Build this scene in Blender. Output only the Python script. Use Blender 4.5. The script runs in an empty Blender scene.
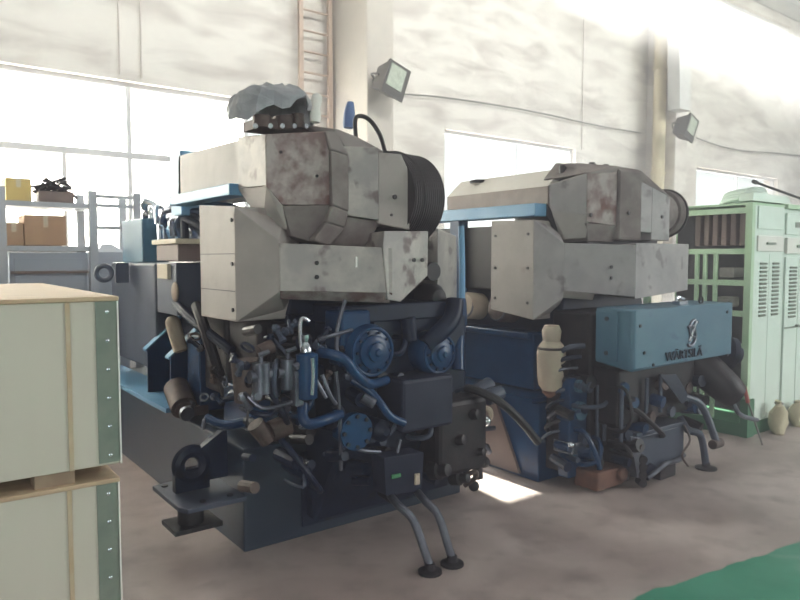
import bpy, bmesh, math, random
from mathutils import Vector, Matrix
random.seed(7)
S = bpy.context.scene
COL = S.collection
R = math.radians

# ---------------------------------------------------------------- camera
FPX, EYE, YAW, PIT = 684.0, 1.6, R(37.2), R(3.51)
fw = Vector((math.sin(YAW)*math.cos(PIT), math.cos(YAW)*math.cos(PIT), -math.sin(PIT)))
rt = Vector((math.cos(YAW), -math.sin(YAW), 0.0))
up = rt.cross(fw)
CAM = Vector((0, 0, EYE))
cd = bpy.data.cameras.new('camera')
cam = bpy.data.objects.new('camera', cd); COL.objects.link(cam)
cd.sensor_width = 36.0; cd.lens = 36.0*FPX/800.0; cd.clip_end = 200
cam.location = CAM
cam.rotation_euler = (math.pi/2-PIT, 0, -YAW)
S.camera = cam

# ---------------------------------------------------------------- world, sun, exposure
W = bpy.data.worlds.new('overcast_sky'); S.world = W; W.use_nodes = True
bg = W.node_tree.nodes['Background']
bg.inputs[0].default_value = (.97, .985, 1.0, 1)
bg.inputs[1].default_value = 1.6
sd = bpy.data.lights.new('sun', 'SUN'); sd.energy = 70; sd.angle = R(0.6); sd.color = (1.0, 0.95, 0.86)
sun = bpy.data.objects.new('sun', sd); COL.objects.link(sun)
SUN_AZ, SUN_EL = R(6), R(34)
sdir = Vector((math.sin(SUN_AZ)*math.cos(SUN_EL), math.cos(SUN_AZ)*math.cos(SUN_EL), math.sin(SUN_EL)))
sun.rotation_euler = sdir.to_track_quat('Z', 'Y').to_euler(); sun.location = (5, 14, 9)

def area(name, loc, target, sx, sy, power, color=(1, 1, 1)):
    d = bpy.data.lights.new(name, 'AREA'); d.shape = 'RECTANGLE'; d.size = sx; d.size_y = sy
    d.energy = power; d.color = color
    o = bpy.data.objects.new(name, d); COL.objects.link(o); o.location = loc
    o.rotation_euler = (Vector(loc)-Vector(target)).to_track_quat('Z', 'Y').to_euler()
    return o
# daylight pressing in through the window bands
area('window_daylight_left', (1.2, 8.9, 3.0), (1.2, 0, 0.5), 7.0, 2.2, 330, (.96, .97, 1))
area('window_daylight_middle', (8.5, 8.9, 3.0), (7.5, 0, 0.5), 3.6, 2.2, 280, (.96, .97, 1))
area('window_daylight_right', (16, 8.9, 3.0), (12, 0, 0.5), 4.0, 2.2, 280, (.96, .97, 1))
# added unseen strip light in mid hall, brightening the upper wall
k_ = area('upper_wall_fill', (9, -2.5, 7.7), (9.5, 8, 6.6), 26, 1.0, 1200, (1, .97, .97)); k_.data.spread = R(70)
# added fill lights, unseen behind the camera on the left and on the right
area('left_fill_light', (-5, -6, 2.6), (2, 3, 1.0), 4.5, 4.0, 570, (.97, .96, 1))
area('right_fill_light', (12.5, -5.5, 3.6), (7, 2.6, .6), 6, 4.5, 1150, (.97, .97, 1))

S.view_settings.view_transform = 'Standard'
S.view_settings.look = 'None'
S.view_settings.exposure = 0.0
S.view_settings.gamma = 1.0
S.view_settings.use_curve_mapping = False

# ---------------------------------------------------------------- measuring helpers
def At(px, py, **k):
    """point seen at a pixel of the photograph, on the plane X=, Y= or Z="""
    r = fw + rt*((px-400)/FPX) + up*((300-py)/FPX)
    a, v = list(k.items())[0]; i = 'XYZ'.index(a)
    return CAM + r*((v-CAM[i])/r[i])
def V(X, Y, py):
    """vertical line through (X,Y): the point of it seen on image row py"""
    d = Vector((X, Y, 0))
    # solve (300-py)/F = (v.up)/(v.fw)
    k = (300-py)/FPX
    a = d.dot(up); b = d.dot(fw)
    z = (k*b-a)/(up.z-k*fw.z)
    return Vector((X, Y, EYE+z))

# ---------------------------------------------------------------- materials
def mat(name, col, rough=0.6, metal=0.0, col2=None, scale=4.0, lo=.45, hi=.65, bump=0.0, spots=None, detail=6, spec=None, stretch=None):
    m = bpy.data.materials.new(name); m.use_nodes = True
    nt = m.node_tree; b = nt.nodes['Principled BSDF']
    b.inputs['Base Color'].default_value = (*col, 1)
    b.inputs['Roughness'].default_value = rough
    b.inputs['Metallic'].default_value = metal
    if spec is not None: b.inputs['Specular IOR Level'].default_value = spec
    if col2 or bump:
        tc = nt.nodes.new('ShaderNodeTexCoord')
        src = tc.outputs['Object']
        if stretch:
            mp = nt.nodes.new('ShaderNodeMapping'); mp.inputs['Scale'].default_value = stretch
            nt.links.new(src, mp.inputs[0]); src = mp.outputs[0]
        n = nt.nodes.new('ShaderNodeTexNoise'); n.inputs['Scale'].default_value = scale; n.inputs['Detail'].default_value = detail
        n.inputs['Roughness'].default_value = .62
        nt.links.new(src, n.inputs['Vector'])
        if col2:
            cr = nt.nodes.new('ShaderNodeValToRGB')
            cr.color_ramp.elements[0].position = lo; cr.color_ramp.elements[0].color = (*col, 1)
            cr.color_ramp.elements[1].position = hi; cr.color_ramp.elements[1].color = (*col2, 1)
            nt.links.new(n.outputs['Fac'], cr.inputs[0])
            out = cr.outputs[0]
            if spots:
                n2 = nt.nodes.new('ShaderNodeTexNoise'); n2.inputs['Scale'].default_value = spots[1]; n2.inputs['Detail'].default_value = 3
                nt.links.new(src, n2.inputs['Vector'])
                r2 = nt.nodes.new('ShaderNodeValToRGB')
                r2.color_ramp.elements[0].position = spots[2]; r2.color_ramp.elements[0].color = (0, 0, 0, 1)
                r2.color_ramp.elements[1].position = spots[2]+.08; r2.color_ramp.elements[1].color = (1, 1, 1, 1)
                nt.links.new(n2.outputs['Fac'], r2.inputs[0])
                mx = nt.nodes.new('ShaderNodeMix'); mx.data_type = 'RGBA'
                mx.inputs['B'].default_value = (*spots[0], 1)
                nt.links.new(r2.outputs[0], mx.inputs['Factor']); nt.links.new(out, mx.inputs['A'])
                out = mx.outputs['Result']
            nt.links.new(out, b.inputs['Base Color'])
        if bump:
            bp = nt.nodes.new('ShaderNodeBump'); bp.inputs['Strength'].default_value = bump; bp.inputs['Distance'].default_value = .01
            nt.links.new(n.outputs['Fac'], bp.inputs['Height']); nt.links.new(bp.outputs[0], b.inputs['Normal'])
    return m

M = {}
M['clad'] = mat('weathered_cladding_sheet', (.31, .29, .285), .55, .1, (.45, .42, .39), 6, .4, .62, .3, ((.17, .13, .13), 8.0, .58))
M['clad_pale'] = mat('pale_cladding_sheet', (.39, .355, .335), .6, .0, (.29, .265, .25), 4.0, .4, .7, .2, ((.30, .25, .23), 7.0, .64))
M['clad_rust'] = mat('rust_stained_cladding', (.20, .135, .13), .7, .1, (.40, .36, .345), 9, .40, .60, .3, ((.15, .075, .065), 7.0, .57))
M['clad_e2'] = mat('dusty_grey_cladding', (.30, .28, .29), .6, .05, (.40, .375, .375), 5, .4, .65, .2, ((.20, .17, .18), 7, .60))
M['lag'] = mat('brown_lagging_cloth', (.17, .14, .135), .85, 0, (.26, .23, .22), 6, .4, .6, .3)
M['blue'] = mat('blue_machine_paint', (.006, .032, .095), .28, 0, (.012, .052, .135), 5, .4, .6, .06, ((.02, .03, .05), 9, .66), spec=.4)
M['navy'] = mat('oily_dark_blue_paint', (.006, .010, .030), .40, 0, (.009, .018, .045), 7, .4, .6, .1, ((.01, .012, .02), 10, .6), spec=.3)
M['skid'] = mat('dark_slate_blue_paint', (.020, .032, .055), .33, 0, (.03, .045, .07), 3, .35, .7, .05)
M['litblue'] = mat('lit_blue_paint', (.10, .27, .46), .42, 0, (.16, .33, .50), 4, .4, .6, .05)  # lighter copy of the blue paint for parts the light catches
M['e2box'] = mat('faded_blue_box_paint', (.055, .14, .215), .45, 0, (.08, .17, .24), 3, .4, .6, .05, ((.035, .09, .17), 6, .63))
M['slate'] = mat('slate_grey_housing', (.045, .06, .095), .45, 0, (.065, .08, .12), 3, .4, .6)
M['black'] = mat('black_rubber', (.012, .012, .016), .5, 0, (.03, .028, .032), 8, .4, .7, .1)
M['oily'] = mat('oily_black_metal', (.010, .009, .015), .5, .1, (.025, .018, .022), 12, .4, .6, .25)
M['rib'] = mat('black_ribbed_filter', (.022, .018, .022), .55, 0, (.045, .035, .04), 6, .4, .6)
M['steel'] = mat('dull_bare_steel', (.17, .18, .22), .34, .6, (.10, .105, .135), 10, .4, .6)
M['chrome'] = mat('bright_steel', (.62, .66, .72), .16, .95)
M['brass'] = mat('rusty_brown_metal', (.055, .036, .034), .6, .2, (.12, .085, .075), 14, .4, .6, .2)
M['rust'] = mat('orange_rust_primer', (.17, .08, .055), .7, 0, (.10, .05, .04), 9, .4, .6, .2)
M['cream'] = mat('cream_insulation', (.50, .43, .34), .7, 0, (.42, .33, .26), 7, .4, .65, .15)
M['tan'] = mat('brown_junction_box', (.17, .125, .115), .6, 0, (.19, .14, .125), 6, .4, .6)
M['tantop'] = mat('beige_lid', (.55, .49, .38), .6)
M['ply'] = mat('pale_plywood', (.56, .525, .45), .65, 0, (.49, .46, .39), 2.2, .35, .7, .05, ((.28, .25, .18), 6, .70), stretch=(1, 1, .35))
M['plyedge'] = mat('plywood_lid', (.55, .42, .28), .65, 0, (.44, .31, .20), 9, .4, .6, stretch=(.4, 3, 3))
M['seam'] = mat('ochre_batten', (.50, .42, .30), .7, 0, (.46, .35, .22), 9, .4, .6)
M['strap'] = mat('green_grey_steel_strap', (.17, .21, .175), .5, .1, (.22, .25, .21), 8, .4, .6)
M['wood'] = mat('raw_timber', (.36, .27, .19), .75, 0, (.28, .20, .14), 12, .4, .6)
M['card'] = mat('brown_cardboard', (.42, .27, .17), .8, 0, (.37, .235, .15), 5, .4, .6)
M['cardy'] = mat('yellow_cardboard', (.58, .44, .17), .8)
M['rack'] = mat('grey_rack_paint', (.40, .42, .46), .5)
M['cab'] = mat('grey_blue_cabinet_paint', (.33, .36, .42), .5, 0, (.29, .32, .38), 3, .4, .6)
M['green'] = mat('pale_green_enamel', (.42, .62, .41), .45, 0, (.50, .66, .48), 3, .4, .6)
M['greenp'] = mat('mint_green_door', (.66, .77, .70), .5, 0, (.70, .80, .74), 3, .4, .6)
M['dkgreen'] = mat('dark_green_plinth', (.05, .17, .09), .6)
M['gap'] = mat('dark_interior', (.035, .035, .04), .8)
M['tarp'] = mat('grey_plastic_sheet', (.24, .25, .27), .35, 0, (.36, .37, .39), 7, .4, .62, .5)
M['bluerag'] = mat('blue_plastic', (.10, .17, .36), .5, 0, (.16, .24, .44), 9, .4, .6)
M['frame'] = mat('white_window_frame', (.62, .62, .64), .5)
M['ladder'] = mat('primer_pink_ladder', (.52, .40, .33), .6)
M['colA'] = mat('cream_plaster_column', (.62, .57, .52), .8, 0, (.56, .52, .48), 3, .4, .6)
M['pipe'] = mat('yellow_beige_pipe', (.66, .58, .42), .5)
M['duct'] = mat('pale_grey_duct', (.66, .66, .66), .5)
M['lamp'] = mat('dark_lamp_housing', (.10, .095, .09), .5)
M['glassy'] = mat('lamp_glass', (.55, .60, .52), .15, 0, (.42, .47, .40), 20, .4, .6)
M['cable'] = mat('grey_cable', (.20, .19, .18), .6)
M['conduit'] = mat('painted_conduit', (.58, .53, .50), .6)
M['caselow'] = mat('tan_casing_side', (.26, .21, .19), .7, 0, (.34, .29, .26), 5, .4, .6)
M['caseroof_lit'] = mat('lit_casing_roof', (.70, .67, .62), .5, 0, (.62, .59, .54), 4, .4, .6)
M['gearbox'] = mat('dark_gearbox_paint', (.016, .020, .042), .5, 0, (.026, .03, .055), 5, .4, .6, .1, spec=.3)
M['white'] = mat('white_enamel', (.75, .74, .70), .5)
M['sack'] = mat('pale_paper_sack', (.55, .50, .36), .8, 0, (.45, .40, .28), 8, .4, .6, .3)
M['red'] = mat('red_plastic', (.35, .05, .04), .5)
M['gauge'] = mat('green_indicator', (.06, .22, .10), .3)

# plastered wall: cream, long wavy trowel marks and vertical drip stains
def wall_mat():
    m = bpy.data.materials.new('limewashed_plaster'); m.use_nodes = True
    nt = m.node_tree; b = nt.nodes['Principled BSDF']; b.inputs['Roughness'].default_value = .9
    tc = nt.nodes.new('ShaderNodeTexCoord'); mp = nt.nodes.new('ShaderNodeMapping'); mp.inputs['Scale'].default_value = (.8, 1, 2.6)
    mp.inputs['Rotation'].default_value = (0, R(-14), 0)
    nt.links.new(tc.outputs['Object'], mp.inputs[0])
    n = nt.nodes.new('ShaderNodeTexNoise'); n.inputs['Scale'].default_value = 1.5; n.inputs['Detail'].default_value = 7; n.inputs['Distortion'].default_value = .6
    nt.links.new(mp.outputs[0], n.inputs['Vector'])
    cr = nt.nodes.new('ShaderNodeValToRGB'); e = cr.color_ramp.elements
    e[0].position = .34; e[0].color = (.57, .525, .50, 1); e[1].position = .56; e[1].color = (.80, .765, .73, 1)
    nt.links.new(n.outputs['Fac'], cr.inputs[0])
    mp2 = nt.nodes.new('ShaderNodeMapping'); mp2.inputs['Scale'].default_value = (6, 1, .12); nt.links.new(tc.outputs['Object'], mp2.inputs[0])
    n2 = nt.nodes.new('ShaderNodeTexNoise'); n2.inputs['Scale'].default_value = 2.2; n2.inputs['Detail'].default_value = 2
    nt.links.new(mp2.outputs[0], n2.inputs['Vector'])
    r2 = nt.nodes.new('ShaderNodeValToRGB'); r2.color_ramp.elements[0].position = .70; r2.color_ramp.elements[0].color = (0, 0, 0, 1); r2.color_ramp.elements[1].position = .76; r2.color_ramp.elements[1].color = (.35, .35, .35, 1)
    nt.links.new(n2.outputs['Fac'], r2.inputs[0])
    mx = nt.nodes.new('ShaderNodeMix'); mx.data_type = 'RGBA'; mx.inputs['B'].default_value = (.42, .38, .35, 1)
    nt.links.new(r2.outputs[0], mx.inputs['Factor']); nt.links.new(cr.outputs[0], mx.inputs['A'])
    nt.links.new(mx.outputs['Result'], b.inputs['Base Color'])
    return m
M['wall'] = wall_mat()

# worn concrete floor with a green painted bay whose edge runs across the lower right
def floor_mat():
    m = bpy.data.materials.new('worn_concrete_floor'); m.use_nodes = True
    nt = m.node_tree; L = nt.links.new; N = nt.nodes.new; b = nt.nodes['Principled BSDF']
    tc = N('ShaderNodeTexCoord')
    def noise(s, d, dist=0):
        n = N('ShaderNodeTexNoise'); n.inputs['Scale'].default_value = s; n.inputs['Detail'].default_value = d; n.inputs['Distortion'].default_value = dist
        L(tc.outputs['Object'], n.inputs['Vector']); return n
    def ramp(src, p0, c0, p1, c1):
        r = N('ShaderNodeValToRGB'); r.color_ramp.elements[0].position = p0; r.color_ramp.elements[0].color = (*c0, 1)
        r.color_ramp.elements[1].position = p1; r.color_ramp.elements[1].color = (*c1, 1); L(src, r.inputs[0]); return r
    def mix(f, a, bb):
        x = N('ShaderNodeMix'); x.data_type = 'RGBA'; L(f, x.inputs['Factor']); L(a, x.inputs['A'])
        if isinstance(bb, tuple): x.inputs['B'].default_value = (*bb, 1)
        else: L(bb, x.inputs['B'])
        return x.outputs['Result']
    n1 = noise(1.3, 8, .8); base = ramp(n1.outputs['Fac'], .35, (.33, .265, .25), .65, (.50, .42, .40)).outputs[0]
    n2 = noise(5, 5); f2 = ramp(n2.outputs['Fac'], .48, (0, 0, 0), .72, (.62, .62, .62)).outputs[0]
    c = mix(f2, base, (.18, .135, .13))
    n3 = noise(22, 3); f3 = ramp(n3.outputs['Fac'], .68, (0, 0, 0), .74, (.5, .5, .5)).outputs[0]
    c = mix(f3, c, (.46, .41, .39))
    # green bay
    sx = N('ShaderNodeSeparateXYZ'); L(tc.outputs['Object'], sx.inputs[0])
    g1 = At(630, 598, Z=0); g2 = At(800, 541, Z=0)
    nx, ny = (g2.y-g1.y), -(g2.x-g1.x); ln = math.hypot(nx, ny); nx /= ln; ny /= ln
    if ny > 0: nx, ny = -nx, -ny
    def math_(op, a, bv):
        x = N('ShaderNodeMath'); x.operation = op
        if hasattr(a, 'links'): L(a, x.inputs[0])
        else: x.inputs[0].default_value = a
        if hasattr(bv, 'links'): L(bv, x.inputs[1])
        else: x.inputs[1].default_value = bv
        return x.outputs[0]
    d = math_('ADD', math_('MULTIPLY', sx.outputs[0], nx), math_('MULTIPLY', sx.outputs[1], ny))
    d = math_('SUBTRACT', d, nx*g1.x+ny*g1.y)
    wob = math_('MULTIPLY', math_('SUBTRACT', n2.outputs['Fac'], .5), .09)
    d = math_('ADD', d, wob)
    gm = ramp(d, 0.0, (0, 0, 0), .012, (1, 1, 1)).outputs[0]
    n4 = noise(3, 6); gcol = ramp(n4.outputs['Fac'], .35, (.025, .22, .135), .7, (.07, .31, .21)).outputs[0]
    n5 = noise(2.2, 6, 1.0); fw_ = ramp(n5.outputs['Fac'], .58, (0, 0, 0), .72, (.55, .55, .55)).outputs[0]
    gcol = mix(fw_, gcol, (.36, .44, .40))
    c = mix(gm, c, gcol)
    L(c, b.inputs['Base Color'])
    rr = ramp(n1.outputs['Fac'], .3, (.42, .42, .42), .7, (.62, .62, .62)).outputs[0]; L(rr, b.inputs['Roughness'])
    bp = N('ShaderNodeBump'); bp.inputs['Strength'].default_value = .15; bp.inputs['Distance'].default_value = .01
    L(n2.outputs['Fac'], bp.inputs['Height']); L(bp.outputs[0], b.inputs['Normal'])
    return m
M['floor'] = floor_mat()

def glass_mat(name, frosted):
    m = bpy.data.materials.new(name); m.use_nodes = True
    nt = m.node_tree; nt.nodes.clear(); o = nt.nodes.new('ShaderNodeOutputMaterial')
    t = nt.nodes.new('ShaderNodeBsdfTransparent'); t.inputs[0].default_value = (.95, .97, .97, 1)
    if frosted: q = nt.nodes.new('ShaderNodeBsdfTranslucent'); q.inputs[0].default_value = (.95, .95, .93, 1)
    else: q = nt.nodes.new('ShaderNodeBsdfGlossy'); q.inputs['Roughness'].default_value = .05
    mx = nt.nodes.new('ShaderNodeMixShader'); mx.inputs[0].default_value = .96 if frosted else .06
    nt.links.new(t.outputs[0], mx.inputs[1]); nt.links.new(q.outputs[0], mx.inputs[2]); nt.links.new(mx.outputs[0], o.inputs[0])
    return m
M['glass'] = glass_mat('clear_window_glass', False)
M['frost'] = glass_mat('dusty_frosted_glass', True)

# ---------------------------------------------------------------- mesh builder
class MB:
    def __init__(s): s.bm = bmesh.new()
    def box(s, c, size, rot=None):
        m = Matrix.Translation(Vector(c)) @ (rot.to_4x4() if rot else Matrix.Identity(4)) @ Matrix.Diagonal((*size, 1))
        bmesh.ops.create_cube(s.bm, size=1.0, matrix=m); return s
    def span(s, x0, x1, y0, y1, z0, z1):
        return s.box(((x0+x1)/2, (y0+y1)/2, (z0+z1)/2), (abs(x1-x0), abs(y1-y0), abs(z1-z0)))
    def cone(s, p0, p1, r0, r1, n=20):
        p0, p1 = Vector(p0), Vector(p1); d = p1-p0
        q = d.to_track_quat('Z', 'Y').to_matrix().to_4x4()
        bmesh.ops.create_cone(s.bm, cap_ends=True, segments=n, radius1=r0, radius2=r1, depth=d.length, matrix=Matrix.Translation((p0+p1)/2) @ q); return s
    def cyl(s, p0, p1, r, n=20): return s.cone(p0, p1, r, r, n)
    def ball(s, c, r, sc=(1, 1, 1), n=14):
        bmesh.ops.create_uvsphere(s.bm, u_segments=n+4, v_segments=n, radius=r, matrix=Matrix.Translation(Vector(c)) @ Matrix.Diagonal((*sc, 1))); return s
    def hull(s, pts):
        vs = [s.bm.verts.new(Vector(p)) for p in pts]
        r = bmesh.ops.convex_hull(s.bm, input=vs)
        junk = [g for g in r['geom_interior'] if isinstance(g, bmesh.types.BMVert)] + [g for g in r['geom_unused'] if isinstance(g, bmesh.types.BMVert)]
        for g in set(junk):
            if g.is_valid: s.bm.verts.remove(g)
        return s
    def prism(s, pts, d):
        """polygon pts extruded by vector d"""
        d = Vector(d); a = [s.bm.verts.new(Vector(p)) for p in pts]; b = [s.bm.verts.new(Vector(p)+d) for p in pts]
        s.bm.faces.new(a); s.bm.faces.new(list(reversed(b)))
        n = len(pts)
        for i in range(n): s.bm.faces.new((a[i], b[i], b[(i+1) % n], a[(i+1) % n]))
        return s
    def tube(s, pts, r, n=12, smooth=4, radii=None):
        P = [Vector(p) for p in pts]; rr = radii or [r]*len(P)
        if smooth and len(P) > 2:
            Q, RR = [], []
            for i in range(len(P)-1):
                p0 = P[max(i-1, 0)]; p1 = P[i]; p2 = P[i+1]; p3 = P[min(i+2, len(P)-1)]
                for k in range(smooth):
                    t = k/smooth
                    Q.append(.5*((2*p1)+(p2-p0)*t+(2*p0-5*p1+4*p2-p3)*t*t+(3*p1-p0-3*p2+p3)*t**3)); RR.append(rr[i]*(1-t)+rr[i+1]*t)
            Q.append(P[-1]); RR.append(rr[-1]); P, rr = Q, RR
        rings = []; nrm = None
        for i, p in enumerate(P):
            t = (P[min(i+1, len(P)-1)]-P[max(i-1, 0)]).normalized()
            if nrm is None: nrm = t.orthogonal().normalized()
            else: nrm = (nrm-t*nrm.dot(t)); nrm = nrm.normalized() if nrm.length > 1e-5 else t.orthogonal().normalized()
            bn = t.cross(nrm)
            rings.append([s.bm.verts.new(p+(nrm*math.cos(2*math.pi*k/n)+bn*math.sin(2*math.pi*k/n))*rr[i]) for k in range(n)])
        for a, b in zip(rings, rings[1:]):
            for k in range(n): s.bm.faces.new((a[k], a[(k+1) % n], b[(k+1) % n], b[k]))
        s.bm.faces.new(list(reversed(rings[0]))); s.bm.faces.new(rings[-1]); return s
    def torus(s, c, axis, Rr, r, n=28, m=10, a0=0, a1=360):
        q = Vector(axis).to_track_quat('Z', 'Y'); pts = []
        full = abs(a1-a0) >= 360
        for k in range(n+(0 if full else 1)):
            a = R(a0+(a1-a0)*k/n); pts.append(Vector(c)+q @ Vector((Rr*math.cos(a), Rr*math.sin(a), 0)))
        if not full: return s.tube(pts, r, m, 0)
        rings = []
        for k in range(n):
            a = 2*math.pi*k/n; rd = q @ Vector((math.cos(a), math.sin(a), 0)); zz = q @ Vector((0, 0, 1))
            rings.append([s.bm.verts.new(Vector(c)+rd*(Rr+r*math.cos(2*math.pi*j/m))+zz*(r*math.sin(2*math.pi*j/m))) for j in range(m)])
        for k in range(n):
            a, b = rings[k], rings[(k+1) % n]
            for j in range(m): s.bm.faces.new((a[j], a[(j+1) % m], b[(j+1) % m], b[j]))
        return s
    def lathe(s, p0, axis, prof, n=24):
        """profile [(distance along axis, radius)...]"""
        q = Vector(axis).to_track_quat('Z', 'Y'); rings = []
        for h, r in prof:
            rings.append([s.bm.verts.new(Vector(p0)+q @ Vector((r*math.cos(2*math.pi*k/n), r*math.sin(2*math.pi*k/n), h))) for k in range(n)])
        for a, b in zip(rings, rings[1:]):
            for k in range(n): s.bm.faces.new((a[k], a[(k+1) % n], b[(k+1) % n], b[k]))
        s.bm.faces.new(list(reversed(rings[0]))); s.bm.faces.new(rings[-1]); return s
    def build(s, name, m, parent=None, off=None, smooth=True, bevel=0.0):
        """vertices are in world space unless off is None and the parent is a local-space thing"""
        bm = s.bm
        if off is not None:
            for v in bm.verts: v.co -= off
        bmesh.ops.recalc_face_normals(bm, faces=bm.faces)
        me = bpy.data.meshes.new(name); bm.to_mesh(me); bm.free()
        o = bpy.data.objects.new(name, me); COL.objects.link(o)
        me.materials.append(M[m] if isinstance(m, str) else m)
        if smooth:
            for p in me.polygons: p.use_smooth = True
            try: me.set_sharp_from_angle(angle=R(34))
            except Exception: pass
        if bevel:
            b = o.modifiers.new('bevel', 'BEVEL'); b.width = bevel; b.segments = 2; b.limit_method = 'ANGLE'; b.angle_limit = R(40)
        if parent: o.parent = parent
        return o

def thing(name, label, cat, loc=(0, 0, 0), rz=0.0, group=None):
    o = bpy.data.objects.new(name, None); COL.objects.link(o); o.empty_display_size = .2
    o.location = loc; o.rotation_euler = (0, 0, rz); o['label'] = label; o['category'] = cat
    if group: o['group'] = group
    return o
def tag(o, label, cat, group=None):
    o['label'] = label; o['category'] = cat
    if group: o['group'] = group
    return o
def struct(o): o['kind'] = 'structure'; return o

# ================================================================ SETTING
struct(MB().span(-8, 26, -8, 12, -.2, 0).build('floor', 'floor', smooth=False))
WY, WT = 8.0, .35
XS = [-6, 26]
def wall_with_holes():
    mb = MB()
    holes = [(-4.0, 4.62, 1.66, 3.57), (6.93, 10.05, 1.66, 3.57), (14.1, 17.9, 1.66, 3.57), (6.6, 11.0, 6.25, 7.35), (13.6, 18.4, 6.35, 7.35)]
    xs = sorted({-8, 26, *[h[0] for h in holes], *[h[1] for h in holes]}); zs = sorted({0, 8.2, *[h[2] for h in holes], *[h[3] for h in holes]})
    for a, b in zip(xs, xs[1:]):
        run = None
        for c, d in zip(zs, zs[1:]):
            cx, cz = (a+b)/2, (c+d)/2
            if any(h[0] < cx < h[1] and h[2] < cz < h[3] for h in holes): continue
            mb.span(a, b, WY, WY+WT, c, d)
    return mb
struct(wall_with_holes().build('wall_back', 'wall', smooth=False))
# crane girder / eaves beam along the top of the wall
struct(MB().span(-6, 26, WY-.45, WY, 7.62, 8.1).span(-6, 26, WY-.5, WY, 7.56, 7.64).build('trim_1', 'duct', smooth=False))

def window(n, x0, x1, z0, z1, mull, transom=None, low=(), frost_until=None):
    f = MB(); y0, y1 = WY+.10, WY+.17; t = .05
    f.span(x0, x1, y0, y1, z0, z0+t); f.span(x0, x1, y0, y1, z1-t, z1); f.span(x0, x0+t, y0, y1, z0+t, z1-t); f.span(x1-t, x1, y0, y1, z0+t, z1-t)
    for m in mull: f.span(m-.025, m+.025, y0, y1, z0+t, z1-t)
    if transom: f.span(x0+t, x1-t, y0-.01, y1-.01, transom-.035, transom+.035)
    for m in low: f.span(m-.02, m+.02, y0+.005, y1-.005, z0+t, transom-.035)
    o = struct(f.build('window_%d' % n, 'frame', smooth=False))
    xs = [x0+t]+list(mull)+[x1-t]
    for a, b in zip(xs, xs[1:]):
        fr = frost_until is not None and b <= frost_until
        MB().span(a, b, y0+.03, y0+.036, z0+t, z1-t).build('window_glass', 'frost' if fr else 'glass', o, smooth=False)
    MB().span(x0-.05, x1+.05, WY-.06, WY+.10, z0-.06, z0).build('window_sill', 'frame', o, smooth=False)
    return o
window(1, -4.0, 4.62, 1.66, 3.57, (-1.6, .35, 2.30, 3.72), 2.76, (At(65, 180, Y=8.1).x, -.6), frost_until=3.8)
window(2, 6.93, 10.05, 1.66, 3.57, (At(516, 160, Y=8.1).x,))
window(3, 14.1, 17.9, 1.66, 3.57, (At(737, 190, Y=8.1).x,))
window(4, 6.6, 11.0, 6.25, 7.35, (8.8,))
window(5, 13.6, 18.4, 6.35, 7.35, (16.0,))

struct(MB().span(-8, 26, -8, 8.35, 8.2, 8.35).build('ceiling', 'duct', smooth=False))
struct(MB().span(-8.3, -8, -8, 8.35, 0, 8.2).build('wall_left', 'wall', smooth=False))
struct(MB().span(26, 26.3, -8, 8.35, 0, 8.2).build('wall_right', 'wall', smooth=False))
struct(MB().span(-8, 26, -8.3, -8, 0, 8.2).build('wall_front', 'wall', smooth=False))
# columns
MB_ = MB().span(4.86, 5.27, 7.07, 8.0, 0, 7.36); struct(MB_.build('trim_2', 'colA', smooth=False, bevel=.02))
struct(MB().span(12.2, 12.62, 7.36, 8.0, 0, 7.36).build('trim_3', 'wall', smooth=False, bevel=.02))

# things fixed to the wall
o = MB().cyl((12.05, 7.62, 0), (12.05, 7.62, 7.36), .12, 20)
for z in (1.2, 3.2, 5.2): o.cyl((12.05, 7.62, z), (12.05, 7.62, z+.06), .14, 20)
tag(o.build('wall_pipe', 'pipe'), 'yellow-beige pipe standing upright against the far column', 'pipe')
p1, p2, p3 = At(679, 128, Y=7.2), At(679, 30, Y=7.2), At(702, -12, Y=7.2)
d = MB(); dirv = (p3-p2).normalized(); w = .19
def duct_pts(c, h): return [c+Vector((-h, -.12, 0)), c+Vector((h, -.12, 0)), c+Vector((h, .12, 0)), c+Vector((-h, .12, 0))]
p1.z += .32
d.hull(duct_pts(p1, w)+duct_pts(p2, w)); d.hull(duct_pts(p2, w)+duct_pts(p3, w*1.1)); 
tag(d.build('ventilation_duct', 'duct', smooth=False), 'pale grey duct on the far column with a bend at its top', 'duct')

# ladder on the wall
lad = thing('wall_ladder', 'pinkish steel ladder fixed upright to the wall left of the nearer column', 'ladder', (4.5, 7.85, 0))
LX0, LX1 = At(301, 60, Y=7.85).x, At(330, 60, Y=7.85).x
for x in (LX0, LX1): MB().span(x-.028, x+.028, 7.83, 7.88, 1.0, 7.2).build('rail', 'ladder', lad, Vector((4.5, 7.85, 0)), smooth=False)
for k in range(24):
    z = 1.1+k*.262
    MB().cyl((LX0, 7.855, z), (LX1, 7.855, z), .014, 8).build('rung', 'ladder', lad, Vector((4.5, 7.85, 0)))
for z in (2.0, 6.0):
    MB().span(LX0-.02, LX0+.02, 7.88, 8.0, z, z+.05).span(LX1-.02, LX1+.02, 7.88, 8.0, z, z+.05).build('bracket', 'ladder', lad, Vector((4.5, 7.85, 0)), smooth=False)

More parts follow.
